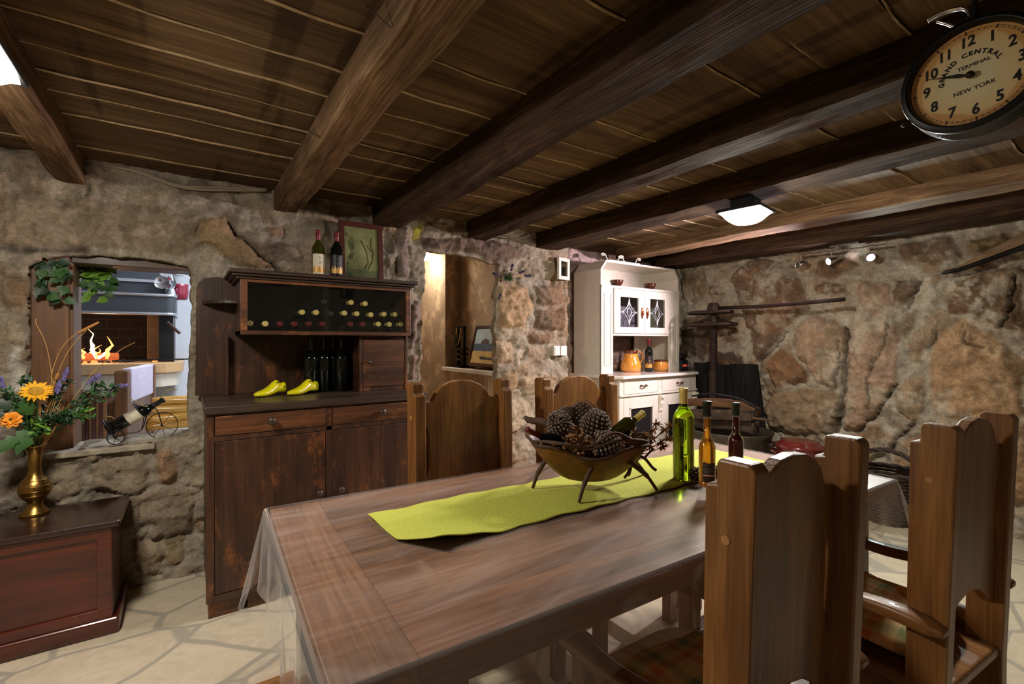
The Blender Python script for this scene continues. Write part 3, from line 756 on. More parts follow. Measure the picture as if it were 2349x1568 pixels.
plaster_quads('wall_passage', [
    vq(2.10, 3.24, 2.10, 4.22, 0, NS), vq(2.10, 4.22, 2.10, 5.4, 0, 2.2), vq(2.10, 4.22, 2.31, 4.30, NS, 2.2), vq(2.31, 3.2, 2.31, 4.30, NS, 2.2),
    hq(2.09, 2.33, 3.2, 4.31, NS+.005), vq(2.1, 3.26, 2.31, 3.2, NS, 2.2), vq(1.1, 5.4, 2.1, 5.4, 0, 2.2), vq(1.12, 3.5, 1.12, 5.4, 0, 2.2), hq(1.1, 2.34, 3.4, 5.4, 2.2)], TANP)
mb = MB(); mb.box(2.065, 2.12, 3.30, 4.23, NS-.022, NS+.012); sl = mb.build('trim_1', M['sillstone'], bevel=.004); tag(sl, kind='structure')
mb = MB(); mb.box(1.0, 2.4, 3.5, 5.5, -.12, 0.0); o = mb.build('floor_passage', M['paving']); tag(o, kind='structure')

# --- the room behind the hatch
mb = MB()
mb.box(-4.2, 1.05, 6.0, 6.1, -.1, 2.7); mb.box(1.0, 1.08, 3.5, 6.1, -.1, 2.7); mb.box(-4.2, -4.1, 3.5, 6.1, -.1, 2.7)
o = mb.build('wall_fireplace', M['whitewall']); tag(o, kind='structure')
mb = MB(); mb.box(-4.2, 1.05, 3.4, 6.1, 2.6, 2.7); o = mb.build('ceiling_fireplace', M['whitewall']); tag(o, kind='structure')
mb = MB(); mb.box(-4.2, 1.05, 3.7, 6.1, -.12, 0); o = mb.build('floor_fireplace', M['paving']); tag(o, kind='structure')
mb = MB(); mb.box(-4.2, -.7, 3.5, 3.56, 0, 2.6); mb.box(.06, 1.08, 3.5, 3.56, 0, 2.6); mb.box(-.7, .06, 3.5, 3.56, 0, .72); mb.box(-.7, .06, 3.5, 3.56, 1.8, 2.6)
o = mb.build('wall_hatch', M['whitewall']); tag(o, kind='structure')
# ================================================================ table, cloth, runner
TT = .80
TC, TR = Vector((1.15, 1.10, 0)), R(-2.2)
TLX, TLY = .965, .435
def tw(x, y, z=0):      # table-local -> world
    return Vector((TC.x+x*math.cos(TR)-y*math.sin(TR), TC.y+x*math.sin(TR)+y*math.cos(TR), z))
tb = thing('dining_table', 'long brown wooden dining table under a clear plastic cloth', 'table', TC, TR)
mb = MB()
for k in range(5): mb.box(-TLX+.135, TLX-.135, -TLY+.174*k, -TLY+.174*(k+1)+.0002, .752, .7985)
mb.build('tabletop', M['table'], tb, 0)
for s in (-1, 1):
    mb = MB(); x0, x1 = sorted((s*(TLX-.1348), s*TLX)); mb.box(x0, x1, -TLY, TLY, .750, .7985); mb.build('end_board', M['table_y'], tb, .002)
mb = MB()
for s in (-1, 1):
    mb.box(-TLX+.1, TLX-.1, s*(TLY-.08)-.015, s*(TLY-.08)+.015, .678, .752); mb.box(s*(TLX-.1)-.015, s*(TLX-.1)+.015, -TLY+.08, TLY-.08, .678, .752)
mb.build('apron', M['table'], tb, .004)
for sx in (-1, 1):
    for sy in (-1, 1):
        mb = MB(); x, y = sx*(TLX-.11), sy*(TLY-.09)
        mb.box(x-.045, x+.045, y-.045, y+.045, .0, .752); mb.build('leg', M['dark'], tb, .006)
mb = MB(); mb.box(-TLX+.12, TLX-.12, -.03, .03, .16, .22); mb.build('stretcher', M['dark_x'], tb, .004)
for sx in (-1, 1):
    mb = MB(); mb.box(sx*(TLX-.11)-.02, sx*(TLX-.11)+.02, -TLY+.1, TLY-.1, .15, .23); mb.build('cross_rail', M['dark'], tb, .004)

# clear cloth: one sheet, flat on the top, hanging as a wavy skirt
cl = MB()
HX, HY = TLX+.006, TLY+.006
cl.grid(lambda s, t: (-HX+2*HX*s, -HY+2*HY*t, .8025+.0006*math.sin(s*37)*math.sin(t*19)), 60, 30, 0)
per = []
NSX, NSY, NC = 90, 44, 16
def side(p, q, n, nx, ny, d):
    for i in range(n):
        t = i/n; per.append((p[0]+(q[0]-p[0])*t, p[1]+(q[1]-p[1])*t, nx, ny, d, min(t, 1-t)))
DR = {'L': .225, 'F': .152, 'R': .2, 'B': .125}
def corner(x, y, a0, da, dd):
    for i in range(NC):
        a = a0+PI/2*i/NC; t = i/NC; k = math.sin(PI*t)
        per.append((x, y, math.cos(a), math.sin(a), dd[0]*(1-t)+dd[1]*t+.15*k**2, -k))
side((-HX, -HY), (HX, -HY), NSX, 0, -1, DR['F']); corner(HX, -HY, -PI/2, 0, (DR['F'], DR['R']))
side((HX, -HY), (HX, HY), NSY, 1, 0, DR['R']); corner(HX, HY, 0, 0, (DR['R'], DR['B']))
side((HX, HY), (-HX, HY), NSX, 0, 1, DR['B']); corner(-HX, HY, PI/2, 0, (DR['B'], DR['L']))
side((-HX, HY), (-HX, -HY), NSY, -1, 0, DR['L']); corner(-HX, -HY, PI, 0, (DR['L'], DR['F']))
np_ = len(per); NT = 16; vs = []
for j in range(NT+1):
    t = j/NT
    for i, (x, y, nx, ny, d, e) in enumerate(per):
        kc = max(0, -e)
        # rounded lip, then the hanging part leaning a little inwards or out
        a = min(1, t*8)*PI/2; lip = .012
        out = lip*math.sin(a); z = .8025-lip*(1-math.cos(a))
        h = max(0, t-.125)/.875
        z -= h*(d-lip)
        w = h*(.012*math.sin(i*.55+1.3)+.008*math.sin(i*.23))*(1-kc)
        fl = h*(.004+.075*kc)+.02*kc*math.sin(kc*PI)*h
        vs.append((x+nx*(out+fl+w), y+ny*(out+fl+w), z+.012*h*math.sin(i*.21)*(1-kc)))
fs = [(j*np_+i, j*np_+(i+1) % np_, (j+1)*np_+(i+1) % np_, (j+1)*np_+i) for j in range(NT) for i in range(np_)]
cl.add(vs, fs, 1, True)
cl.v = [tuple(tw(x, y, z)) for x, y, z in cl.v]
o = cl.build('tablecloth', [M['vinyl_top'], M['vinyl']], None)
tag(o, 'clear plastic tablecloth hanging in folds over the long dining table', 'tablecloth')

# lime runner
rn = MB()
def run(s, t):
    x = -.715+1.53*s; y = -.088+.305*t
    e = .004*math.sin(s*70)*(1 if t < .02 or t > .98 else .3)+.003*math.sin(s*31+t*4)
    z = .8055+.0022*math.sin(s*23+t*3)*math.sin(t*7+1)+.001
    if s < .16 and t < .3:      # turned-up corner
        k = (1-s/.16)*(1-t/.3); z += .030*k**1.3; x += .05*k; y -= .012*k
    x += .02*t*(1-s)*-1
    return tuple(tw(x, y+e, z))
rn.grid(run, 150, 36)
o = rn.build('table_runner', M['green'], None, solid=.003); tag(o, 'lime green woven runner with one turned-up corner on the dining table', 'table runner')

# ================================================================ armchairs
M['pegwood'] = plain('peg_wood', lin(178, 130, 76), .5, noise=.15, scale=40)
def make_chair(label):
    t = thing('armchair', label, 'chair', (0, 0, 0), 0, 'oak armchairs around the dining table')
    W = .21
    for s in (-1, 1):
        mb = MB(); x0, x1 = sorted((s*W, s*(W-.042)))
        prof = [(-.035, 0), (.043, 0), (.043, .44), (.032, 1.052), (.011, 1.056), (.010, 1.092), (.005, 1.10), (-.050, 1.10), (-.060, 1.088), (-.036, .42)]
        mb.prism(prof, YZ, x0, x1); p = mb.build('back_post', M['oak'], t, .005, 2)
        mp = MB(); mp.cyl((s*(W+.0005)-s*.004, -.008, .965), (s*(W+.0012), -.008, .965), .008, n=14); mp.build('peg', M['pegwood'], p)
    half = [(0, .648), (.07, .634), (.125, .60), (.168, .568), (.168, .69), (.163, .715), (.146, .76), (.143, .885), (.150, .92), (.168, .945), (.168, 1.018), (.130, 1.022), (.122, 1.030), (.108, 1.058), (.085, 1.079), (.045, 1.097), (0, 1.102)]
    out = half+[(-a, b) for a, b in half[-2:0:-1]]
    mb = MB(); mb.prism(out, lambda a, b, d: (a, d-.028*(b-.45)/.65, b), -.012, .016); mb.build('splat', M['oak'], t, .004, 2)
    mb = MB(); mb.box(-.205, .205, -.03, .41, .425, .455); mb.build('seat', M['oak_y'], t, .008, 3)
    mb = MB(); mb.box(-.18, .18, .37, .392, .34, .425)
    for s in (-1, 1): mb.box(s*.18-.011, s*.18+.011, 0, .38, .34, .425)
    mb.build('apron', M['oak_x'], t, .003)
    for s in (-1, 1):
        mb = MB(); mb.box(s*.195-.022, s*.195+.022, .345, .39, 0, .6); mb.build('front_leg', M['oak'], t, .004)
        mb = MB(); x = s*.228
        rings = []
        for k in range(15):
            u = k/14; y = -.045+.47*u; w = .03*(1-.25*math.sin(PI*u))*(1 if .06 < u < .95 else .6); z = .612+.012*math.sin(u*2*PI+.4); th = .016 if .03 < u < .97 else .008
            rings.append([(x-w, y, z-th), (x+w, y, z-th), (x+w, y, z+th*.6), (x+w*.7, y, z+th), (x-w*.7, y, z+th), (x-w, y, z+th*.6)])
        mb.loft(rings); mb.build('armrest', M['oak_y'], t, .004, 2)
    mb = MB()
    for s in (-1, 1): mb.box(s*.185-.012, s*.185+.012, 0, .36, .16, .2)
    mb.box(-.18, .18, .16, .19, .17, .195); mb.build('stretcher', M['oak_y'], t, .003)
    return t
ch = make_chair('oak armchair nearest the camera, its back to us at the near side of the table')
ch.location = (.957, .452, 0); ch.rotation_euler = (0, 0, R(-2))
chr_ = dup(ch, (1.687, .358, 0), R(-5), 'oak armchair at the right edge of the photo with a plaid cushion under its armrest')
mb = MB(); pr = [(.02, .44), (.36, .44), (.36, .50), (.30, .515), (.24, .50), (.16, .498), (.08, .52), (.02, .525)]
mb.prism(pr, YZ, .178, .2); mb.build('side_rail', M['oak_y'], chr_, .003)
ca = dup(ch, (.968, 1.775, 0), PI, 'oak armchair in front of the dark wine cabinet'); ca.scale = (1.1, 1, 1.03)
cb = dup(ch, (1.625, 1.765, 0), PI, 'oak armchair between the stone pillar and the table, behind the pine cones'); cb.scale = (1.15, 1, 1.022)
def cushion(loc, label, sx=.18, sy=.18, sz=.05):
    mb = MB(); rings = []
    def f(s, t):
        a = s*2*PI; c, n = math.cos(a), math.sin(a); e = .45
        q = lambda v: math.copysign(abs(v)**e, v)
        ph = (t-.5)*PI; rr = math.cos(ph)**.55 if 0 < t < 1 else 0
        return (sx*q(c)*rr*(1+.05*abs(c*n)), sy*q(n)*rr*(1+.05*abs(c*n)), sz*math.copysign(abs(math.sin(ph))**.9, math.sin(ph))*(.75+.25*math.cos(3*a)*rr))
    mb.grid(f, 48, 24); o = mb.build('seat_cushion', M['plaid'], None)
    o.location = loc; tag(o, label, 'cushion', 'plaid chair cushions'); o.modifiers.new('w', 'WELD').merge_threshold = .0005
    return o
[setattr(c_, 'location', (0, .024, -.018)) for c_ in ch.children if c_.name.startswith('splat')]
cushion((.957, .66, .502), 'plaid cushion on the chair nearest the camera, below the table edge')
cushion((1.69, .575, .502), 'plaid beige cushion under the armrest of the right-hand chair')
st = thing('stool', 'low brown wooden stool half under the left end of the table', 'stool', (.03, 1.13, 0))
mb = MB(); mb.box(-.2, .2, -.2, .2, .415, .45); mb.build('seat', M['oak_x'], st, .006)
for sx in (-1, 1):
    for sy in (-1, 1):
        mb = MB(); mb.box(sx*.165-.02, sx*.165+.02, sy*.165-.02, sy*.165+.02, 0, .415); mb.build('leg', M['oak'], st, .003)

# ================================================================ mahogany chest
ct = thing('chest', 'low red-brown wooden chest under the hatch carrying the brass vase', 'chest', (-.72, 2.95, 0))
mb = MB(); mb.box(-1.17, -.275, 2.757, 3.14, .07, .475); mb.build('body', M['mahog'], ct, .003, world=True)
mb = MB(); mb.box(-1.22, -.247, 2.725, 3.15, .475, .502); mb.build('lid', M['mahog_top'], ct, .008, 3, world=True)
mb = MB(); mb.box(-1.2, -.252, 2.732, 3.15, 0, .072); mb.build('plinth', M['mahog'], ct, .01, 3, world=True)
mb = MB()
mb.box(-1.17, -.277, 2.742, 2.76, .43, .474); mb.box(-1.17, -.277, 2.742, 2.76, .072, .115); mb.box(-.33, -.277, 2.743, 2.76, .11, .44); mb.box(-1.17, -1.11, 2.743, 2.76, .11, .44)
mb.build('front_frame', M['mahog'], ct, .004, 2, world=True)

# ================================================================ wine cabinet
YF = 2.591
wc = thing('wine_cabinet', 'dark wooden wine cabinet with a glazed bottle case beside the hatch', 'cabinet', (.61, 2.87, 0))
B = lambda nm, mt, mb, bv=.003: mb.build(nm, mt, wc, bv, world=True)
mb = MB(); mb.box(.075, 1.15, YF+.02, 3.15, .085, .96); B('body', M['dark'], mb)
mb = MB(); mb.box(.062, 1.165, YF-.015, 3.16, .96, .997); B('worktop', M['dark_top'], mb, .005)
mb = MB()
mb.box(.07, .103, YF, YF+.03, .085, .96); mb.box(1.122, 1.155, YF, YF+.03, .085, .96); mb.box(.598, .63, YF, YF+.03, .085, .96)
mb.box(.10, 1.125, YF, YF+.03, .085, .115); mb.box(.10, 1.125, YF, YF+.03, .832, .856); mb.box(.10, 1.125, YF, YF+.03, .951, .96); B('face_frame', M['dark'], mb, .002)
for x in (.08, .24, .62, 1.0):
    mb = MB(); mb.box(x, x+.13, YF+.03, YF+.2, 0, .085); B('foot', M['dark_x'], mb)
for x0, x1, kx, kz in ((.105, .596, .34, .91), (.632, 1.12, .893, .908)):
    mb = MB(); mb.box(x0, x1, YF-.004, YF+.02, .858, .949); d = mb.build('drawer', M['dark_x'], wc, .003, world=True)
    mb = MB(); mb.lathe([(.009, 0), (.008, .012), (.02, .022), (.021, .03), (.014, .038), (0, .04)], TM((kx, YF-.004, kz), (PI/2, 0, 0)), 16); k = mb.build('knob', M['knob'], d); k.location = -wc.location
for x0, x1, kx in ((.105, .596, .563), (.632, 1.12, .673)):
    mb = MB(); mb.box(x0, x1, YF+.002, YF+.022, .118, .83); d = mb.build('cupboard_door', M['dark'], wc, .003, world=True)
    mb = MB(); mb.lathe([(.008, 0), (.007, .01), (.017, .018), (.018, .025), (.012, .032), (0, .034)], TM((kx, YF+.002, .513), (PI/2, 0, 0)), 16); k = mb.build('knob', M['knob'], d); k.location = -wc.location
# upper part
prof = [(.035, .997), (1.15, .997), (1.15, 1.62), (.22, 1.66), (.12, 1.66), (.075, 1.648), (.048, 1.62), (.04, 1.58)]
mb = MB(); mb.prism(prof, XZ, 3.135, 3.158); B('back_panel', M['dark'], mb)
mb = MB()
mb.box(.225, .25, 2.80, 3.135, 1.335, 1.622); mb.box(1.122, 1.147, 2.80, 3.135, 1.335, 1.622); mb.box(.225, 1.147, 2.80, 3.135, 1.335, 1.356); B('display_case', M['dark'], mb)
mb = MB(); mb.box(.252, 1.12, 3.125, 3.134, 1.357, 1.62); B('case_shade', M['black'], mb, 0)  # black sheet standing in for the shade inside the bottle case
mb = MB()
mb.box(.224, .255, 2.786, 2.802, 1.333, 1.622); mb.box(1.118, 1.148, 2.786, 2.802, 1.333, 1.622); mb.box(.25, 1.12, 2.786, 2.802, 1.333, 1.353); mb.box(.25, 1.12, 2.786, 2.802, 1.606, 1.622); B('case_frame', M['dark_x'], mb, .002)
for x0, x1, y in ((.252, .66, 2.796), (.632, 1.12, 2.802)):
    mb = MB(); mb.box(x0, x1, y, y+.003, 1.352, 1.608); d = mb.build('glass_pane', M['pane'], wc, world=True)
    mb = MB(); xx = .29 if x0 < .5 else 1.085
    mb.box(xx-.006, xx+.006, y-.0012, y, 1.475, 1.515); mb.box(xx-.0035, xx+.0035, y-.0016, y-.001, 1.479, 1.511); k = mb.build('finger_pull', M['clearglass'], d); k.location = -wc.location
mb = MB()
for k, (e, z0, z1) in enumerate(((0, 1.622, 1.635), (.018, 1.635, 1.648), (.035, 1.648, 1.668))): mb.box(.205-e, 1.155+e*.8, 2.775-e, 3.16, z0, z1)
B('crown', M['dark_top'], mb, .004)
mb = MB(); q = [(.065+.0, 3.135), (.225, 3.135), (.225, 2.98)]+[(.225-.155*math.sin(a), 3.135-.155*math.cos(a)) for a in [PI/2*k/8 for k in range(1, 8)]]
mb.prism(q, XY, 1.505, 1.525); B('corner_shelf', M['dark_top'], mb)
mb = MB(); mb.box(.170, .188, 3.06, 3.135, .997, 1.335); B('divider', M['dark'], mb)
mb = MB(); mb.box(.845, .863, 2.835, 3.135, .997, 1.335); mb.box(1.13, 1.148, 2.835, 3.135, .997, 1.335); mb.box(.863, 1.13, 2.845, 2.86, .997, 1.022); mb.box(.863, 1.13, 2.845, 2.86, 1.315, 1.335); B('side_cupboard', M['dark'], mb)
mb = MB(); mb.box(.868, 1.128, 2.838, 2.856, 1.024, 1.313); d = mb.build('small_door', M['dark_x'], wc, .003, world=True)
mb = MB(); mb.lathe([(.006, 0), (.005, .012), (.013, .02), (.012, .026), (0, .029)], TM((.90, 2.838, 1.175), (PI/2, 0, 0)), 14); k = mb.build('knob', M['knob'], d); k.location = -wc.location

# ================================================================ white hutch
hu = thing('hutch', 'ivory painted kitchen hutch with leaded glass doors against the stone recess', 'hutch', (3.75, 3.2, 0))
H_ = lambda nm, mt, mb, bv=.003, **k: mb.build(nm, mt, hu, bv, world=True, **k)
YL, YU = 2.95, 3.115
mb = MB(); mb.box(3.20, 4.33, YL+.02, 3.5, .06, .958); H_('base', M['white'], mb)
mb = MB(); P = [(3.09, 3.51), (3.09, 3.03), (3.20, 2.90), (4.31, 2.90), (4.42, 3.0), (4.42, 3.51)]
mb.prism(P, XY, .958, .986); H_('worktop', M['whitetop'], mb, .007)
mb = MB()
for x0, x1 in ((3.195, 3.25), (3.735, 3.785), (4.28, 4.335)): mb.box(x0, x1, YL-.004, YL+.03, .06, .958)
mb.box(3.19, 4.34, YL-.02, YL+.03, .795, .812); mb.box(3.2, 4.33, YL, YL+.03, .06, .11); H_('face_frame', M['white'], mb)
for x0, x1 in ((3.255, 3.73), (3.79, 4.275)):
    mb = MB(); mb.box(x0, x1, YL-.006, YL+.02, .815, .95); d = H_('drawer', M['white'], mb)
    cx = (x0+x1)/2+.02; mb = MB()
    mb.tube([(cx-.035, YL-.006, .885), (cx-.035, YL-.028, .885), (cx, YL-.036, .88), (cx+.035, YL-.028, .885), (cx+.035, YL-.006, .885)], .006, 8)
    for s in (-1, 1): mb.ball((cx+s*.035, YL-.01, .885), .012, 10, 6, sq=(1, .5, 1))
    k = mb.build('handle', M['bronze'], d); k.location = -hu.location
    mb = MB(); w = .075
    mb.box(x0, x0+w, YL-.004, YL+.02, .115, .79); mb.box(x1-w, x1, YL-.004, YL+.02, .115, .79); mb.box(x0+w, x1-w, YL-.004, YL+.02, .115, .3); mb.box(x0+w, x1-w, YL-.004, YL+.02, .69, .79)
    d = H_('lower_door', M['white'], mb)
    mb = MB(); mb.box(x0+w, x1-w, YL+.004, YL+.008, .3, .69); k = mb.build('pane', M['shadepane'], d); k.location = -hu.location
    mb = MB()
    for a, b_, c_, e in ((x0+w, x0+w+.012, .3, .69), (x1-w-.012, x1-w, .3, .69), (x0+w, x1-w, .678, .69)): mb.box(a, b_, YL-.012, YL+.004, c_, e)
    k = mb.build('moulding', M['white'], d, .003); k.location = -hu.location
for x in (3.76, 4.305):
    mb = MB(); prof = [(YL, .78), (YL-.04, .78), (YL-.045, .76), (YL-.025, .73), (YL-.03, .70), (YL-.018, .66), (YL-.02, .63), (YL, .61)]
    mb.prism(prof, YZ, x-.02, x+.02); H_('corbel', M['white'], mb, .004)
# upper carcass with chamfered top corners
sd = [(YU, .986), (3.48, .986), (3.48, 2.055), (YU, 2.055)]
mb = MB(); mb.box(3.13, 3.15, YU, 3.48, .986, 1.965); mb.box(4.26, 4.28, YU, 3.48, .986, 1.955)
mb.prism([(3.13, 1.965), (3.15, 1.957), (3.215, 2.037), (3.20, 2.055)], XZ, YU, 3.48); mb.prism([(4.28, 1.955), (4.26, 1.947), (4.195, 2.035), (4.21, 2.055)], XZ, YU, 3.48)
mb.box(3.2, 4.21, YU, 3.48, 2.035, 2.055); H_('carcass', M['white'], mb, .002)
mb = MB(); mb.prism([(3.14, 1.36), (4.27, 1.36), (4.27, 1.955), (4.2, 2.05), (3.21, 2.05), (3.14, 1.96)], XZ, 3.462, 3.478)
mb.box(3.14, 3.42, 3.462, 3.478, .986, 1.37); mb.box(4.0, 4.27, 3.462, 3.478, .986, 1.37); H_('back_panel', M['white'], mb, 0)
mb = MB(); mb.box(3.15, 4.26, YU+.0, 3.46, 1.795, 1.8225); mb.box(3.15, 4.26, YU+.01, 3.46, 1.352, 1.372); H_('shelf', M['white'], mb)
mb = MB()
for x0, x1 in ((3.13, 3.285), (4.115, 4.28)):
    mb.box(x0, x1, YU-.008, YU+.012, .986, 1.80); xm = (x0+x1)/2
mb.box(3.13, 4.28, YU-.014, YU+.012, 1.798, 1.822); mb.box(3.28, 4.12, YU-.008, YU+.01, 1.352, 1.372); H_('stile_frame', M['white'], mb)
mb = MB()
for x0, x1 in ((3.165, 3.255), (4.15, 4.24)):
    for a, b_, c_, e in ((x0, x0+.008, 1.08, 1.74), (x1-.008, x1, 1.08, 1.74), (x0, x1, 1.74, 1.748), (x0, x1, 1.072, 1.08)): mb.box(a, b_, YU-.014, YU-.006, c_, e)
H_('stile_panel', M['white'], mb, .002)
for side_, x0, x1 in ((-1, 3.288, 3.71), (1, 3.715, 4.113)):
    mb = MB(); w = .085; z0, z1 = 1.374, 1.795
    mb.box(x0, x0+w, YU-.02, YU, z0, z1); mb.box(x1-w, x1, YU-.02, YU, z0, z1); mb.box(x0+w, x1-w, YU-.02, YU, z0, z0+.06); mb.box(x0+w, x1-w, YU-.02, YU, z1-.075, z1)
    d = H_('glazed_door', M['white'], mb, .003)
    mb = MB(); mb.box(x0+w, x1-w, YU-.008, YU-.005, z0+.06, z1-.075); k = mb.build('leaded_glass', M['clearglass'], d); k.location = -hu.location
    xm = (x0+x1)/2; zm = (z0+.06+z1-.075)/2; a = (x1-x0)/2-w; h = (z1-.075-z0-.06)/2; mb = MB()
    for sx in (-1, 1):
        for sz in (-1, 1):
            mb.tube([(xm+sx*a*(1-math.sin(t*PI/2)), YU-.011, zm+sz*h*(1-math.cos(t*PI/2))) for t in [k/8 for k in range(9)]], .0045, 6)
    mb.tube([(xm+.03*math.cos(t), YU-.011, zm+.04*math.sin(t)) for t in [2*PI*k/16 for k in range(16)]], .004, 6, closed=True)
    for p, q in (((xm, zm+.04), (xm, zm+h)), ((xm, zm-.04), (xm, zm-h)), ((xm+.03, zm), (xm+a, zm)), ((xm-.03, zm), (xm-a, zm))): mb.cyl((p[0], YU-.011, p[1]), (q[0], YU-.011, q[1]), .0035, n=6)
    k = mb.build('lead_came', M['zinc'], d); k.location = -hu.location
    xp = x1-.035 if side_ < 0 else x0+.035; mb = MB()
    mb.ball((xp, YU-.024, 1.575), .03, 14, 8, sq=(.55, .25, 1.9)); mb.ball((xp, YU-.035, 1.575), .013, 10, 8, sq=(.7, .7, 1.8))
    k = mb.build('door_pull', M['copper'], d); k.location = -hu.location
mb = MB(); mb.box(3.3, 4.1, 3.44, 3.46, 1.38, 1.79); H_('cupboard_lining', plain('grey_violet_lining', lin(120, 112, 128), .6), mb, 0)
# ================================================================ lamps
def ceiling_lamp(label, loc, rz=0, half=.13):
    t = thing('ceiling_lamp', label, 'lamp', loc, rz, 'square ceiling lamps')
    mb = MB(); mb.box(-half-.006, half+.006, -half-.006, half+.006, -.022, -.004); mb.box(-.06, .06, -.06, .06, -.006, .06); mb.build('base_plate', M['black'], t, .003)
    mb = MB(); n = 14
    def f(s, u):
        a, b = 2*s-1, 2*u-1
        return (half*a*(1-.06*b*b), half*b*(1-.06*a*a), -.022-.062*(1-a**4)*(1-b**4)*(1-.25*(a*a+b*b)))
    mb.grid(f, n, n); mb.build('diffuser', M['lampwhite'], t)
    return t
ceiling_lamp('lit square ceiling lamp at the left edge on the leftmost visible beam', (-.505, 1.735, 2.035))
cl2 = ceiling_lamp('lit square ceiling lamp under the dark beam above the bottles', (2.57, 1.435, 2.036), R(8), .112)
for c_ in cl2.children:
    if c_.name.startswith('diffuser'): c_.data.materials[0] = plain('bright_diffuser', (1, 1, 1), .4, emit=(1, .94, .84), es=130)
fill_lamp = ceiling_lamp('unseen square fill lamp added behind the camera', (-1.3, -.8, 2.215))  # unseen lamp added as fill light for the room
for c_ in fill_lamp.children:
    if c_.name.startswith('diffuser'): c_.data.materials[0] = plain('fill_diffuser', (1, 1, 1), .4, emit=(1, .90, .76), es=11)
pl_ = thing('passage_lamp', 'round white ceiling lamp seen at the top of the passage opening', 'lamp', (1.90, 4.45, 2.19))
mb = MB(); mb.lathe([(.16, 0), (.16, -.02)], None, 28); mb.build('base_plate', M['white'], pl_)
mb = MB(); mb.lathe([(.15, -.02), (.145, -.045), (.11, -.07), (.05, -.083), (0, -.086)], None, 28); mb.build('diffuser', plain('passage_diffuser', (1, 1, 1), .4, emit=(1, .88, .74), es=21), pl_)

# track light on the beam by the rock wall
XT = 4.33
pa, pb = at_x(1832, 586, XT), at_x(2032, 561, XT)
tl = thing('track_light', 'chrome track light with three spots along the top of the rock wall', 'track light', (XT, (pa.y+pb.y)/2, 2.0))
mb = MB(); mb.cyl(pa, pb, .007, n=10); mb.build('rail', M['steel'], tl, world=True)
c = (pa+pb)/2; mb = MB(); mb.box(XT-.02, XT+.03, c.y-.14, c.y+.06, c.z+.033, c.z+.055)
for y in (c.y-.07, c.y+.02): mb.cyl((XT, y, c.z-.005), (XT, y, c.z+.04), .006)
mb.build('ceiling_plate', M['steel'], tl, .003, world=True)
SP = []
for f, px, aim, gl in ((.03, (1843, 606), Vector((-1, .5, -.25)), None), (.41, (1912, 597), Vector((-1, .62, -.35)), 'spotglow'), (.83, (2018, 590), Vector((-.8, -.65, -.5)), 'spotglow2')):
    a = pa.lerp(pb, f); h = a+Vector((0, 0, -.075)); d = aim.normalized()
    mb = MB(); mb.cyl(a, h, .005, n=8); Mx, _ = frame_to(h-d*.03, h+d)
    mb.lathe([(.012, -.03), (.022, 0), (.03, .05), (.032, .062), (.028, .062), (.026, .052)], Mx, 20, cap=False); p = mb.build('spot_head', M['steel'], tl, world=True)
    mb = MB(); mb.lathe([(.0, .058), (.0265, .053)], Mx, 20, cap=False); b_ = mb.build('bulb', M[gl] if gl else plain('unlit_bulb', lin(70, 74, 60), .2), p); b_.location = -tl.location
    SP.append((h+d*.075, d, gl))
for (p, d, gl), col, pw, ang in zip(SP, (None, (1, .82, .90), (.86, 1, .97)), (0, 112, 20), (0, 112, 120)):
    if not gl: continue
    L = bpy.data.lights.new('spot_beam', 'SPOT'); L.energy = pw; L.color = col; L.spot_size = R(ang); L.spot_blend = .7; L.shadow_soft_size = .03
    o = bpy.data.objects.new('spot_beam', L); C.objects.link(o); o.location = p; o.rotation_euler = d.to_track_quat('-Z', 'Y').to_euler()

# ================================================================ station clock
XC = 1.42
cc = at_x(2226, 172, XC)
RO = (at_x(2250, 40, XC).z-at_x(2250, 306, XC).z)/2*.97
ck = thing('station_clock', 'round black two-sided station clock with a cream dial hanging at upper right', 'clock', cc)
FM = Matrix(((0, 0, -1), (-1, 0, 0), (0, 1, 0))).to_4x4() @ Matrix.Rotation(R(5), 4, 'Z')     # dial plane: x along the text, y up, z towards the viewer
TH = .030
mb = MB(); mb.lathe([(RO*.9, -TH*2.6), (RO*.99, -TH*2.2), (RO*1.0, -TH*1.9), (RO*.955, -TH*1.3), (RO*.95, -TH*.6), (RO*.965, -.006)], FM, 72, cap=False); mb.lathe([(0, -TH*2.5), (RO*.9, -TH*2.6)], FM, 72, cap=False); mb.build('case', M['black'], ck)
mb = MB(); mb.lathe([(RO*.965, -.008), (RO*1.0, -.002), (RO*1.0, .006), (RO*.975, .012), (RO*.94, .010), (RO*.92, .015), (RO*.885, .012), (RO*.86, .002), (RO*.855, -.008)], FM, 72, cap=False); mb.build('bezel', M['black'], ck)
RF = RO*.858
def dialmat():
    m, nt, b = mat('aged_dial'); L = nt.links.new
    tc = N(nt, 'ShaderNodeTexCoord'); nz = N(nt, 'ShaderNodeTexNoise'); nz.inputs['Scale'].default_value = 14; nz.inputs['Detail'].default_value = 5; L(tc.outputs['Object'], nz.inputs['Vector'])
    ln = N(nt, 'ShaderNodeVectorMath', operation='LENGTH'); L(tc.outputs['Object'], ln.inputs[0])
    dv = N(nt, 'ShaderNodeMath', operation='DIVIDE'); L(ln.outputs['Value'], dv.inputs[0]); dv.inputs[1].default_value = RF
    a = N(nt, 'ShaderNodeMath', operation='MULTIPLY_ADD'); L(nz.outputs['Fac'], a.inputs[0]); a.inputs[1].default_value = .35; L(dv.outputs[0], a.inputs[2])
    r = ramp(nt, [(.5, lin(240, 226, 182)), (.95, lin(238, 206, 146)), (1.2, lin(220, 166, 96))]); L(a.outputs[0], r.inputs['Fac']); L(r.outputs['Color'], b.inputs['Base Color']); b.inputs['Roughness'].default_value = .55
    return m
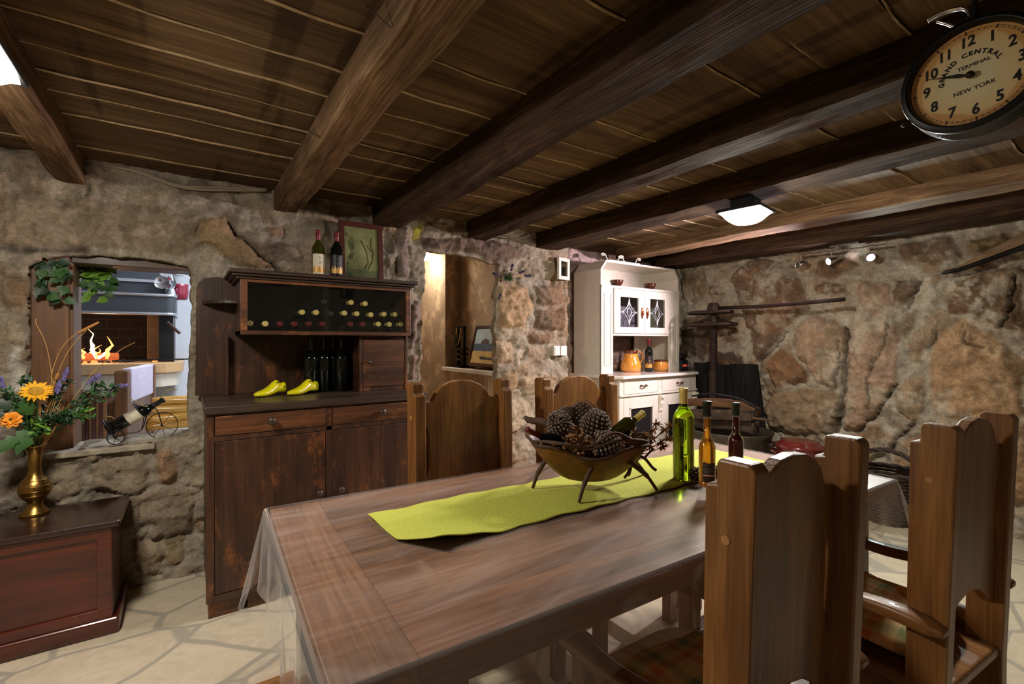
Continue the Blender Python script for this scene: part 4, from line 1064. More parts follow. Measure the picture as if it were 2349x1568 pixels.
mb = MB(); mb.lathe([(RF, -.006), (0, -.006)], FM, 64, cap=False, sm=False); dial = mb.build('dial', dialmat(), ck)
def on_dial(r, ang, rot=0, z=-.0052): # ang: clock degrees from 12
    a = R(90-ang); return FM @ Matrix.Translation((r*math.cos(a), r*math.sin(a), z)) @ Matrix.Rotation(rot, 4, 'Z')
for k in range(1, 13): text_mesh('numeral', str(k), RF*.27, M['ink'], dial, on_dial(RF*.735, k*30) @ Matrix.Diagonal((.92, 1.12, 1, 1)), .0003, .12, bold=RF*.007)
mb = MB()
for r in (.905, .94): mb.lathe([(RF*r, 0), (RF*(r+.006), 0)], FM @ Matrix.Translation((0, 0, -.0054)), 72, cap=False)
for k in range(60):
    w = RF*(.012 if k % 5 == 0 else .004); l = (.89, .965) if k % 5 == 0 else (.905, .945)
    mb.add([(-w, RF*l[0], 0), (w, RF*l[0], 0), (w, RF*l[1], 0), (-w, RF*l[1], 0)], [(0, 1, 2, 3)], 0, False, FM @ Matrix.Rotation(-R(6*k), 4, 'Z') @ Matrix.Translation((0, 0, -.0053)))
mb.build('minute_track', M['ink'], dial)
word = 'GRAND CENTRAL'
wid = {'G': 1.05, 'R': 1, 'A': 1.05, 'N': 1.1, 'D': 1.05, ' ': .75, 'C': 1.0, 'E': .85, 'T': .95, 'L': .85}
tot = sum(wid[c_] for c_ in word); ang = -92.0; span = 166.0
for c_ in word:
    w = wid[c_]/tot*span
    if c_ != ' ':
        an = ang+w/2; text_mesh('lettering', c_, RF*.125, M['ink'], dial, on_dial(RF*.47, an, -R(an)) @ Matrix.Diagonal((1.05, 1, 1, 1)), .0003, bold=RF*.004)
    ang += w
text_mesh('lettering', 'TERMINAL', RF*.11, M['ink'], dial, FM @ Matrix.Translation((RF*.06, RF*.22, -.0052)), .0003)
text_mesh('lettering', 'NEW YORK', RF*.12, M['ink'], dial, FM @ Matrix.Translation((RF*.02, -RF*.28, -.0052)), .0003, spacing=1.05)
for nm, ln_, wd, an, z in (('minute_hand', .74, .03, 291, .004), ('hour_hand', .48, .045, 293, .001)):
    mb = MB(); P = [(-wd*.4, -.08), (wd*.4, -.08), (wd*.35, .05), (wd, ln_*.45), (wd*.3, ln_*.68), (wd*.12, ln_), (-wd*.12, ln_), (-wd*.3, ln_*.68), (-wd, ln_*.45), (-wd*.35, .05)]
    mb.prism([(a*RF, b_*RF) for a, b_ in P], XY, z, z+.001, M=FM @ Matrix.Rotation(-R(an), 4, 'Z')); mb.build(nm, M['ink'], ck)
mb = MB(); mb.lathe([(RF*.07, .0), (RF*.07, .006), (RF*.04, .010), (0, .011)], FM, 20); mb.build('hub', M['iron'], ck)
mb = MB(); top = Vector((TH*1.2, 0, RO)); mb.cyl(top, (TH*1.2, 0, 2.235-cc.z), .006, n=10); mb.cyl(top-Vector((0, 0, .01)), top+Vector((0, 0, .02)), .016); mb.build('hanging_rod', M['black'], ck)
sc_pts = [at_x(x, y, XC+.04)-cc for x, y in ((2128, 48), (2150, 36), (2180, 24), (2208, 20), (2222, 27), (2226, 38), (2224, 50))]
mb = MB(); mb.tube(catmull(sc_pts, 5), .0085, 8, flat=.5); mb.tube(catmull([at_x(x, y, XC+.05)-cc for x, y in ((2224, 40), (2205, 66), (2188, 62), (2170, 55), (2150, 50))], 5), .006, 8, flat=.6); mb.build('scroll_bracket', M['steel'], ck)
mb = MB(); mb.ball(FM @ Vector((-RO*1.02, -RO*.42, -.01)), .006, 10, 6); mb.build('latch', M['iron'], ck)

# ================================================================ bottles
def bprof(r, H, sh=.62, nk=.36): return [(r*.86, 0), (r, .012*H), (r, sh*H), (r*.93, (sh+.045)*H), (r*.72, (sh+.09)*H), (r*.48, (sh+.13)*H), (r*nk, (sh+.18)*H), (r*nk*.96, .955*H), (r*nk*1.12, .96*H), (r*nk*1.12, H)]
def bottle(label, loc, H, r, glass, cap, group=None, lab=None, face=0, caplen=.2, rot=None, sh=.62, nk=.36, name='wine_bottle'):
    t = thing(name, label, 'bottle', loc, 0, group)
    if rot is not None: t.rotation_euler = rot
    mb = MB(); mb.lathe(bprof(r, H, sh, nk), None, 28); g = mb.build('glass_body', glass, t)
    if cap is not None:
        mb = MB(); q = r*nk*1.06; mb.lathe([(q, (1-caplen)*H), (q, .95*H), (q*1.1, .957*H), (q*1.1, 1.0*H), (q*.95, 1.006*H), (0, 1.006*H)], None, 20); mb.build('capsule', cap, t)
    def patch(mb, z0, z1, a0, a1, k=.0007, mi=0):
        mb.grid(lambda s, u: ((r+k)*math.cos(face+a0+(a1-a0)*s), (r+k)*math.sin(face+a0+(a1-a0)*s), z0+(z1-z0)*u), 14, 1, mi)
    if lab:
        base, print_, z0, z1 = lab
        mb = MB(); patch(mb, z0*H, z1*H, -1.1, 1.1); lb = mb.build('label', base, t)
        mb = MB(); rr = random.Random(4)
        for i in range(13):         # gold leaf print
            a = -.95+.15*i; hgt = (z1-z0)*H*(.20+.16*math.sin(i*1.1+.4)**2)
            patch(mb, (z0+.03)*H, (z0+.03)*H+hgt, a-.085, a+.085, .0012)
        mb.build('leaf_print', M['gold'], lb)
        mb = MB()
        for k, zz in enumerate((.62, .58, .54, .50)): patch(mb, (z0+(z1-z0)*zz)*H, (z0+(z1-z0)*(zz+.018))*H, -.02, .5-.06*k, .0012)
        zt = (z0+(z1-z0)*.80)*H; hh = (z1-z0)*H*.07
        for (a0, a1, q0, q1) in ((.0, .05, -1, 1), (.0, .3, .75, 1), (.0, .3, -1, -.75), (.25, .3, -1, 0), (.16, .3, -.1, .12)): patch(mb, zt+hh*q0, zt+hh*q1, a0, a1, .0012)
        mb.build('label_print', print_, lb)
    return t
ZC = 1.668
bottle('olive green wine bottle with cream label and red capsule on the wine cabinet', (.637, 2.95, ZC), .285, .036, M['oliveglass'], M['capred'], None, (M['label'], M['inkgrey'], .09, .50), math.atan2(-2.95, -.637)+.15)
bottle('black wine bottle with dark gold-printed label touching the tree painting', (.737, 2.93, ZC), .285, .036, M['blackglass'], M['capred'], None, (M['labeldark'], M['inkgrey'], .09, .50), math.atan2(-2.93, -.737)+.15)
# dark bottles in the niche
for k, (x, y) in enumerate(((.600, 2.97), (.676, 2.985), (.742, 3.03), (.772, 2.955))):
    bottle(('unlabelled black bottle at the left end of the row in the cabinet niche', 'second unlabelled black bottle from the left in the cabinet niche', 'unlabelled black bottle at the back, third from the left in the cabinet niche', 'unlabelled black bottle at the right end of the row in the cabinet niche')[k],
           (x, y, .997), .318, .039, M['blackglass'], None, 'black bottles standing in the cabinet niche')
# lying bottles behind the glass
LB = [((500, 853), 0), ((617, 857), 0), ((727, 857), 1), ((835, 858), 1), ((942, 858), 1), ((1045, 858), 1), ((1255, 860), 1), ((1347, 860), 1), ((1465, 860), 0), ((1548, 862), 0), ((1635, 862), 0),
      ((893, 770), 0), ((998, 772), 0), ((1107, 780), 2), ((1210, 777), 0), ((1303, 782), 0), ((1408, 789), 0), ((1508, 785), 0), ((1593, 787), 0), ((1058, 692), 2), ((1260, 697), 0), ((1365, 706), 0)]
proto = {}
rown = {'bottom': 0, 'middle': 0, 'top': 0}
ordn = ['first', 'second', 'third', 'fourth', 'fifth', 'sixth', 'seventh', 'eighth', 'ninth', 'tenth', 'eleventh']
for (zx, zy), kind in LB:
    p = at_y(420+zx*.306, 480+zy*.306, 2.835)
    row = 'bottom' if zy > 840 else 'middle' if zy > 740 else 'top'
    lb = '%s-capped bottle lying in the glazed case, %s from the left in the %s row' % (('gold', 'red', 'green')[kind], ordn[rown[row]], row); rown[row] += 1
    if kind not in proto:
        t = thing('lying_wine_bottle', lb, 'bottle', (0, 0, 0), 0, 'bottles lying in the glazed case')
        mb = MB(); mb.lathe(bprof(.034, .285), None, 20); mb.build('glass_body', M['blackglass'], t)
        mb = MB(); q = .0135; mb.lathe([(q, .235), (q, .283), (q*1.15, .284), (q*1.15, .292), (q*.8, .2945), (q*.55, .2935), (0, .2935)], None, 18); mb.build('capsule', (M['capgold'], M['capred'], M['capgreen'])[kind], t)
        proto[kind] = t
    else: t = dup(proto[kind], None, None, lb)
    t.location = (p.x, 3.128, p.z); t.rotation_euler = (PI/2, 0, 0)

# table bottles
zt = TT+.0045
p = at_z(1568, 1104, TT)
gb = bottle('tall green white-wine bottle with gold capsule standing on the lime runner', (p.x, p.y, TT+.010), .322, .0365, M['gglass'], M['capgold'], None, None, 0, .2, sh=.66)
def slim(label, px, py, H, r, liquid, cap, labelled):
    p = at_z(px, py, TT); t = thing('liqueur_bottle', label, 'bottle', (p.x, p.y, zt))
    mb = MB(); b0 = .0 if not labelled else .035
    mb.lathe([(0, b0), (r*.9, b0), (r*.93, b0+.006), (r*.93, .52*H), (r*.8, .56*H), (r*.5, .60*H), (r*.40, .635*H), (r*.38, .82*H), (0, .82*H)], None, 26); mb.build('liquid', liquid, t)
    mb = MB(); mb.lathe([(r*.9, 0), (r, .004), (r, .53*H), (r*.86, .575*H), (r*.55, .615*H), (r*.44, .65*H), (r*.43, .86*H)], None, 26, cap=False); mb.build('glass_body', M['clearglass'], t)
    mb = MB(); q = r*.49; mb.lathe([(q, .845*H), (q, .955*H), (q*1.12, .96*H), (q*1.12, .992*H), (q*.98, H), (0, H)], None, 20); mb.build('capsule', cap, t)
    if labelled:
        f0 = math.atan2(-p.y, -p.x)+.25; k = r+.0008
        def patch(mb, z0, z1, a0, a1, kk): mb.grid(lambda s, u: (kk*math.cos(f0+a0+(a1-a0)*s), kk*math.sin(f0+a0+(a1-a0)*s), z0+(z1-z0)*u), 12, 1)
        mb = MB(); patch(mb, .17*H, .37*H, -.75, .75, k); lb = mb.build('label', M['labelbrown'], t)
        mb = MB()
        for z, a in ((.35, .4), (.335, .2), (.315, .55), (.30, .45), (.285, .55), (.27, .4)): patch(mb, z*H, (z+.006)*H, -.62, -.62+a*2, k+.0006)
        mb.build('label_print', M['inkgrey'], lb); mb = MB(); patch(mb, .235*H, .252*H, -.65, .62, k+.0006); mb.build('label_band', M['pinkish'], lb)
    return t
slim('amber liqueur bottle with black capsule and brown label by the runner edge', 1622, 1142, .305, .026, M['amber'], M['capblack'], True)
slim('dark red liqueur bottle with green capsule behind the nearest chair', 1688, 1112, .282, .0255, M['ruby'], M['capgreen'], False)

# hutch crockery
ZH = .986
def hutch_at(px, Y): q = at_y(px, 800, Y); return (q.x, Y, ZH)
jl = hutch_at(1447, 3.3); jg = thing('jug', 'tall orange glazed jug with brown rim on the hutch worktop', 'jug', jl)
s = 1.0; mb = MB(); mb.lathe([(.075, 0), (.098, .012), (.105, .05), (.098, .09), (.078, .135), (.066, .175), (.068, .205), (.072, .21), (.062, .205), (.055, .18), (.0, .17)], None, 32); mb.build('body', M['glaze'], jg)
mb = MB(); mb.lathe([(.0655, .178), (.0675, .19), (.071, .2), (.0745, .214), (.068, .22), (.060, .207)], None, 32, cap=False); mb.build('rim', M['glazebrown'], jg)
mb = MB(); mb.tube(catmull([(.064, -.02, .195), (.095, -.03, .205), (.125, -.045, .18), (.12, -.05, .13), (.095, -.035, .085)], 5), .011, 10, flat=.6); mb.build('handle', M['glaze'], jg)
bl = hutch_at(1488.5, 3.2); bottle('dark wine bottle between the orange jug and mug on the hutch', bl, .335, .039, M['blackglass'], M['capred'], None, (M['labeldark'], M['gold'], .1, .5), math.atan2(-3.2, -bl[0]), .18)
ml = hutch_at(1515, 3.2); mg = thing('mug', 'squat orange glazed mug with brown rim right of the bottle on the hutch', 'mug', ml)
mb = MB(); mb.lathe([(.05, 0), (.072, .01), (.084, .04), (.08, .075), (.068, .098), (.07, .112), (.06, .11), (.055, .09), (0, .08)], None, 30); mb.build('body', M['glaze'], mg)
mb = MB(); mb.lathe([(.0685, .1), (.0725, .113), (.066, .118), (.058, .108)], None, 30, cap=False); mb.build('rim', M['glazebrown'], mg)
mb = MB(); mb.tube(catmull([(.055, -.04, .1), (.085, -.06, .105), (.1, -.07, .07), (.065, -.045, .03)], 5), .009, 8, flat=.6); mb.build('handle', M['glaze'], mg)
for px, lb in ((1416, 'dark brown glazed bowl on the left of the hutch top shelf'), (1492, 'dark brown glazed bowl on the right of the hutch top shelf')):
    q = at_y(px, 650, 3.165); b_ = thing('bowl', lb, 'bowl', (q.x, 3.175, 1.8235), 0, 'brown bowls on the hutch shelf')
    mb = MB(); mb.lathe([(.036, 0), (.04, .006), (.058, .03), (.064, .058), (.059, .058), (.053, .032), (.03, .012), (0, .01)], None, 28); mb.build('body', M['bowlglaze'], b_)
    mb = MB(); mb.lathe([(.0645, .05), (.066, .06), (.060, .062), (.058, .055)], None, 28, cap=False); mb.build('rim', M['glazebrown'], b_)
q = at_y(1561, 840, 3.12); fg = thing('camera_flash', 'black camera flash standing on the right of the hutch worktop', 'camera flash', (q.x, 3.09, ZH), R(-18))
mb = MB(); mb.box(-.04, .04, -.03, .03, .012, .12); mb.build('body', M['black'], fg, .008)
mb = MB(); mb.box(-.042, .042, -.05, .04, .125, .18, M=TM((0, 0, 0), (R(-14), 0, 0))); mb.build('flash_head', M['black'], fg, .008)
mb = MB(); mb.box(-.05, .05, -.04, .04, 0, .012); mb.build('foot', M['black'], fg, .003)
mb = MB(); mb.box(-.024, .024, -.0325, -.03, .045, .07); mb.build('display', M['flashred'], fg)
# scroll ornament on the hutch
q = at_y(1418, 590, 3.18); orn = thing('scroll_rack', 'cream wrought-iron scroll rack lying on top of the hutch', 'ornament', (q.x, 3.15, 2.056))
mb = MB(); mb.box(-.17, .26, -.02, .02, 0, .01); mb.build('bar', M['white'], orn, .002)
for x, h, sg in ((-.17, .064, 1), (-.05, .066, -1), (.06, .06, 1), (.2, .064, -1)):
    pts = [(x, 0, .008), (x-sg*.018, 0, h*.4), (x-sg*.03, 0, h*.75), (x-sg*.055, 0, h), (x-sg*.085, 0, h*.92), (x-sg*.08, 0, h*.72), (x-sg*.06, 0, h*.75)]
    mb = MB(); mb.tube(catmull(pts, 5), .0055, 8); mb.ball(pts[-1], .011, 10, 8); mb.build('scroll', M['white'], orn)

# yellow shoe lasts
def shoe_last(label, loc, rz, sc):
    t = thing('shoe_last', label, 'shoe last', loc, rz, 'yellow shoe lasts on the wine cabinet')
    rings = []
    st = [(-.115, .012, .006, .020), (-.108, .022, .003, .028), (-.085, .033, .0, .036), (-.05, .040, .0, .044), (-.015, .038, .004, .062), (.015, .033, .010, .088), (.035, .029, .014, .100), (.051, .027, .016, .098), (.054, .027, .016, .082), (.075, .028, .014, .078), (.10, .026, .012, .082), (.112, .016, .014, .078)]
    for x, w, z0, z1 in st:
        rg = []
        for k in range(16):
            a = 2*PI*k/16; cx, sz = math.cos(a), math.sin(a)
            top = max(0, sz); ww = w*(1-.45*top**1.5*(1 if z1 > .05 else .3))
            rg.append((x, ww*math.copysign(abs(cx)**.7, cx), (z0+z1)/2+(z1-z0)/2*math.copysign(abs(sz)**.8, sz)))
        rings.append(rg)
    mb = MB(); mb.loft(rings); mb.build('body', M['yellow'], t)
    mb = MB()
    for x, z in ((.035, .084), (.09, .052)): mb.cyl((x, -.0295, z), (x, .0295, z), .004, n=10)
    mb.build('peg_hole', M['ink'], t); t.scale = (sc,)*3
    return t
shoe_last('yellow shoe last standing left on the wine cabinet worktop', (.380, 2.92, .998), R(32), .84)
shoe_last('yellow shoe last standing right, next to the black bottles', (.545, 2.90, .998), R(27), .84)

# paintings
def canvas(name, fn, M4, w, h, n, parent):
    V = []; F = []; K = []; ny = int(n*h/w)
    xs, ys = np.meshgrid(np.linspace(0, 1, n+1), np.linspace(0, 1, ny+1)); col = fn(xs.ravel(), ys.ravel())
    for a, b_ in zip(xs.ravel(), ys.ravel()): V.append(tuple(M4 @ Vector(((a-.5)*w, (b_-.5)*h, 0))))
    for j in range(ny):
        for i in range(n): A = j*(n+1)+i; F.append((A, A+1, A+n+2, A+n+1))
    o = col_mesh(name, V, F, np.clip(col, .005, .9), M['painting']); o.parent = parent; return o
def frame_parts(t, M4, w, h, b, th, m):
    mb = MB()
    for x0, x1, y0, y1 in ((-w/2-b, -w/2, -h/2-b, h/2+b), (w/2, w/2+b, -h/2-b, h/2+b), (-w/2, w/2, h/2, h/2+b), (-w/2, w/2, -h/2-b, -h/2)): mb.box(x0, x1, y0, y1, -th, th*.6, M=M4)
    mb.build('frame', m, t, .003)
def art_trees(x, y):
    g = fbm(x*4, y*5, 5, 5); c = np.array(lin(128, 132, 84))[None]*(1+.35*g[:, None])
    li = sstep(.3, .0, np.hypot((x-.55)*.9, (y-.5)*.8)); c = c*(1-.5*li[:, None])+np.array(lin(170, 172, 122))*.5*li[:, None]
    dk = sstep(.0, .3, fbm(x*5+3, y*4, 4, 8)-(x-.12)*1.4+.05); c = c*(1-.7*dk[:, None])+np.array(lin(38, 44, 22))*.7*dk[:, None]
    for P, w in (([(.58, .2), (.68, .32), (.66, .5), (.55, .68), (.5, .74)], .018), ([(.68, .2), (.82, .36), (.84, .52), (.78, .66), (.8, .8)], .022), ([(.78, .55), (.66, .66)], .012)):
        D = line_d(x+.015*fbm(x*9, y*9, 3, 2), y, P); k = sstep(w*1.6, w*.5, D)[:, None]; c = c*(1-k)+np.array(lin(74, 54, 28))*k
    k = sstep(.24, .1, y+.08*fbm(x*8, y*8, 4, 12))[:, None]; return c*(1-.6*k)+np.array(lin(46, 62, 34))*.6*k
def art_beach(x, y):
    sky = np.array(lin(176, 196, 196))[None]+(.12*fbm(x*3, y*3, 4, 3))[:, None]; sand = np.array(lin(206, 174, 112))[None]*(1+.15*fbm(x*9, y*6, 4, 4)[:, None])
    sea = np.array(lin(84, 100, 118))[None]*(1+.4*fbm(x*12, y*16, 4, 6)[:, None]); k = sstep(.36, .34, y)[:, None]; c = sky*(1-sstep(.56, .55, y)[:, None])+sea*sstep(.56, .55, y)[:, None]; c = c*(1-k)+sand*k
    for P, cl_ in (([(.2, .55), (.22, .64), (.33, .72), (.45, .64), (.46, .55)], lin(96, 78, 74)), ([(.5, .55), (.52, .6), (.6, .6), (.62, .55)], lin(70, 72, 80)), ([(.86, .55), (.88, .7), (1, .7), (1, .55)], lin(104, 74, 74)), ([(.22, .2), (.3, .1), (.62, .1), (.7, .16), (.45, .18)], lin(48, 54, 62))):
        m = sstep(-.01, .01, poly_sd(x, y, P))[:, None]; c = c*(1-m)+np.array(cl_)*m
    return c
lean = R(13)
a = at_y(832, 640, 3.03); pt = thing('painting', 'dark red framed painting of trees leaning on the wall behind the bottles', 'painting', (.935, 3.06, ZC))
PM = TM((0, .03, .205), (PI/2-R(6), 0, 0)) @ Matrix.Rotation(0, 4, 'Z')
canvas('canvas', art_trees, PM, .215, .335, 60, pt); frame_parts(pt, PM, .215, .335, .034, .014, M['redwood'])
pp = thing('painting', 'brown framed beach painting with a dark boat leaning in the passage niche', 'painting', (2.2, 3.62, NS+.012))
PM = TM((.045, 0, .215), (0, 0, 0)) @ Matrix(((0, math.sin(R(-14)), -math.cos(R(14)), 0), (-1, 0, 0, 0), (0, math.cos(R(14)), math.sin(R(-14)), 0), (0, 0, 0, 1)))
PM = Matrix.Translation((.05, 0, .21)) @ Matrix.Rotation(R(14), 4, 'Y') @ Matrix(((0, 0, -1, 0), (-1, 0, 0, 0), (0, 1, 0, 0), (0, 0, 0, 1)))
canvas('canvas', art_beach, PM, .60, .33, 60, pp); frame_parts(pp, PM, .60, .33, .03, .012, M['dark'])
# ================================================================ plant helpers
def leaf(mb, p, d, up, L, W, mi=0, fold=.25, pts=None):
    d = Vector(d).normalized(); up = Vector(up); s = d.cross(up)
    if s.length < 1e-4: s = d.cross(Vector((1, 0, .3)))
    s.normalize(); n = s.cross(d); p = Vector(p)
    pr = pts or ((.0, .06), (.2, .7), (.45, 1), (.75, .6), (1, 0))
    vs = []
    for t, w in pr:
        c = p+d*L*t+n*(-fold*W*.5*(t**2)*1.5)
        vs += [c-s*W*.5*w+n*fold*W*.4*w, c, c+s*W*.5*w+n*fold*W*.4*w]
    fs = []
    for k in range(len(pr)-1):
        a = 3*k; fs += [(a, a+1, a+4, a+3), (a+1, a+2, a+5, a+4)]
    mb.add(vs, fs, mi, True)
def rnd(r, a=1): return Vector((r.uniform(-a, a), r.uniform(-a, a), r.uniform(-a, a)))
CAMP = Vector((0, 0, EYE))
def toward(p): return (CAMP-Vector(p)).normalized()

# ================================================================ brass vase and flowers on the chest
vp = at_z(80, 1178, .503); VY = vp.y
vase = thing('vase', 'tall engraved brass vase on the left of the wooden chest', 'vase', vp)
def zat(y, px=80): return at_y(px, y, VY).z-vp.z
Hs = zat(1020); mb = MB()
mb.lathe([(.052, 0), (.054, .004), (.046, .014), (.03, .035), (.026, .055), (.028, .062), (.05, .085), (.058, .11), (.056, .135), (.044, .158), (.028, .175), (.022, .2), (.0215, .24), (.027, .28), (.036, .31), (.046, Hs), (.043, Hs), (.033, .308), (.02, .25), (0, .25)], None, 36)
mb.build('body', M['brass'], vase)
mb = MB()
for z, r in ((.09, .0525), (.112, .0585), (.134, .057), (.158, .045)): mb.lathe([(r-.001, z-.002), (r+.0015, z), (r-.001, z+.002)], None, 36, cap=False)
mb.build('engraved_band', M['brass'], vase)
MOUTH = vp+Vector((0, 0, .30))
def fl(px, py, dy=0): return at_y(px, py, VY+dy)
def stem_curve(tip, bow=.03, r=None):
    tip = Vector(tip); r = r or random.Random(int(abs(tip.x*1000)))
    b0 = MOUTH+Vector((r.uniform(-.018, .018), r.uniform(-.018, .018), -.04)); m = b0.lerp(tip, .5)+Vector((0, 0, bow))
    return catmull([b0, b0.lerp(m, .6), m, m.lerp(tip, .6), tip], 5)
def plant(name, label, cat, group=None): return thing(name, label, cat, MOUTH, 0, group)
def W_(mb, nm, m, t, **k): return mb.build(nm, m, t, world=True, fix=False, **k)
# sunflower
t = plant('sunflower', 'yellow sunflower leaning out of the brass vase', 'flower'); c = fl(83, 898, -.06); nrm = (toward(c)+Vector((-.0, 0, .95))).normalized()
mb = MB(); mb.tube(stem_curve(c-nrm*.008), .003, 6); W_(mb, 'stem', M['leaf'], t)
Fm, _ = frame_to(c, c+nrm); mb = MB(); rr = random.Random(5)
for k in range(38):
    a = 2*PI*k/38*2+rr.uniform(-.06, .06); ly = k % 2; d = Fm.to_3x3() @ Vector((math.cos(a), math.sin(a), .12+.22*ly+rr.uniform(-.15, .1)))
    leaf(mb, c+(Fm.to_3x3() @ Vector((math.cos(a)*.022, math.sin(a)*.022, 0))), d, nrm, .036+rr.uniform(-.006, .008), .015, 0, .3)
W_(mb, 'petals', M['petal'], t)
mb = MB(); mb.lathe([(.026, 0), (.026, .006), (.018, .011), (.008, .009), (0, .007)], Fm, 24); W_(mb, 'disk', M['disk'], t)
# orange rose
t = plant('rose', 'small orange rose at the left of the brass vase', 'flower'); c = fl(25, 962, -.07); nrm = (toward(c)+Vector((0, 0, .3))).normalized(); Fm, _ = frame_to(c, c+nrm)
mb = MB(); mb.tube(stem_curve(c-nrm*.01, .02), .0025, 6); W_(mb, 'stem', M['leaf'], t); mb = MB(); rr = random.Random(9)
for lay, (R0, n_) in enumerate(((.006, 5), (.013, 7), (.02, 9))):
    for k in range(n_):
        a = 2*PI*k/n_+lay; d = Fm.to_3x3() @ Vector((math.cos(a)*(.4+.35*lay), math.sin(a)*(.4+.35*lay), 1-.25*lay))
        leaf(mb, c+(Fm.to_3x3() @ Vector((math.cos(a)*R0*.5, math.sin(a)*R0*.5, 0))), d, Fm.to_3x3() @ Vector((-math.cos(a), -math.sin(a), .3)), .024, .024, 0, .8, ((0, .5), (.4, 1), (.8, .95), (1, .5)))
W_(mb, 'petals', M['rose'], t)
# leafy sprays
sprays = [((262, 890), 'leafy green spray reaching farthest right from the brass vase', .02), ((228, 885), 'leafy green spray pointing up right behind the lavender', .05), ((200, 950), 'light leafy spray at the lower right of the bouquet', -.02), ((150, 880), 'dark leafy spray in the middle of the bouquet', .05),
          ((60, 870), 'leafy spray standing above the sunflower', .06), ((150, 960), 'leafy spray hanging low right of the vase neck', -.05), ((20, 905), 'leafy spray at the left edge above the rose', .0), ((90, 985), 'pale green spray drooping over the vase mouth', -.07)]
for k, ((px, py), lb, dy) in enumerate(sprays):
    rr = random.Random(k+20); t = plant('leafy_spray', lb, 'foliage', 'leafy sprays in the brass vase'); tip = fl(px, py, dy); cv = stem_curve(tip, .05 if py < 930 else .09)
    mb = MB(); mb.tube(cv, [.0022*(1-.5*i/len(cv)) for i in range(len(cv))], 6); W_(mb, 'stem', M['twig'] if k < 4 else M['leaf'], t); mb = MB()
    for i in range(int(len(cv)*.35), len(cv)):
        p = cv[i]; tg = (cv[min(i+1, len(cv)-1)]-cv[i-1]).normalized()
        for j in range(7):
            q = p+tg*rr.uniform(-.012, .012)+rnd(rr, .020); d = (tg*.7+rnd(rr, 1)).normalized(); leaf(mb, q, d, (rnd(rr, .6)+Vector((0, -.3, .8))), rr.uniform(.024, .04), rr.uniform(.009, .014), rr.random() < .33)
    W_(mb, 'leaves', [M['leafdark'] if k in (3, 5) else M['leaf'], M['leaflight'] if k in (2, 7) else M['leafdark']], t)
ivy = ((0, .25), (.12, .95), (.3, .7), (.45, .95), (.7, .5), (1, 0))
for k, ((px, py), ax, lb, s) in enumerate((((60, 1000), (-.3, -.3, -.75), 'large broad leaf hanging left of the vase neck', 1), ((35, 955), (-.6, -.2, .25), 'broad dark leaf behind the orange rose', .8), ((60, 940), (.2, -.2, .8), 'broad leaf under the sunflower', .85), ((28, 1010), (-.5, -.3, -.5), 'broad leaf at the lower left of the bouquet', .8), ((12, 930), (-.8, -.2, .3), 'broad leaf at the far left of the bouquet', .7))):
    t = plant('broad_leaf', lb, 'leaf', 'broad leaves in the brass vase'); c = fl(px, py, -.06); mb = MB(); mb.tube(stem_curve(c, .03), .0018, 6); W_(mb, 'stem', M['leaf'], t)
    mb = MB(); leaf(mb, c-Vector(ax)*.03*s, ax, (0, -.8, .6), .11*s, .085*s, 0, .25, ivy); W_(mb, 'blade', M['leafdark'] if k in (1, 4) else M['leaf'], t)
for k, ((px, py), dx, lb) in enumerate((((150, 858), (.25, .9), 'lavender spike standing upright in the bouquet'), ((216, 868), (.7, .6), 'lavender spike leaning right beside the hearth view'), ((278, 885), (1, .2), 'lavender spike at the far right tip of the bouquet'), ((134, 888), (.1, .5), 'short lavender spike right of the sunflower'), ((4, 880), (-.1, .9), 'lavender spike at the left edge of the photo'))):
    t = plant('lavender', lb, 'flower', 'lavender in the brass vase'); c = fl(px, py, .02); rr = random.Random(k+60); d = Vector((dx[0], 0, dx[1])).normalized()
    mb = MB(); mb.tube(stem_curve(c-d*.025, .03), .0015, 6); W_(mb, 'stem', M['leaf'], t); mb = MB()
    for j in range(60): u = rr.uniform(-.03, .03); mb.ball(c+d*u+rnd(rr, .010*(1-abs(u)/.045)), .0048, 6, 4)
    W_(mb, 'blossom', M['lav'], t)
for k, (pts, lb, head) in enumerate((([(120, 890), (118, 860), (140, 800), (175, 765), (210, 745), (228, 738)], 'reed with a brown head bending right in front of the hood', (4, 5)), ([(125, 880), (135, 850), (160, 800), (200, 755)], 'thin reed stalk curving right beside the wooden post', None), ([(116, 890), (114, 830), (102, 780), (84, 745), (82, 730)], 'thin reed stalk curling left against the wooden post', None), ([(118, 895), (127, 872), (134, 855)], 'short reed with a thick tan head behind the sunflower', (1, 2)), ([(200, 870), (240, 830), (280, 800), (310, 785)], 'thin straw pointing right across the fireplace', None))):
    t = plant('reed', lb, 'reed', 'dried reeds in the brass vase'); P = [fl(x, y, .03) for x, y in pts]; mb = MB(); mb.tube(catmull([MOUTH-Vector((0, 0, .03))]+P, 6), .0017, 6); W_(mb, 'stalk', M['straw'], t)
    if head: mb = MB(); a, b_ = P[head[0]-1 if k == 0 else 1], P[head[1] if k == 0 else 2]; mb.tube([a.lerp(b_, u) for u in (0, .06, .3, .7, .94, 1)], [.001, .0058, .0068, .0068, .0055, .001], 10); W_(mb, 'head', plain('reed_head', lin(184, 126, 66), .8), t)
t = plant('dried_grass', 'bunch of pale dried stalks in the mouth of the brass vase', 'dried grass'); mb = MB(); rr = random.Random(3)
for k in range(16): q = fl(70+rr.uniform(0, 80), 930+rr.uniform(-20, 30), -.03); mb.tube(stem_curve(q, .0, rr), .0011, 5)
W_(mb, 'stalks', M['straw'], t)

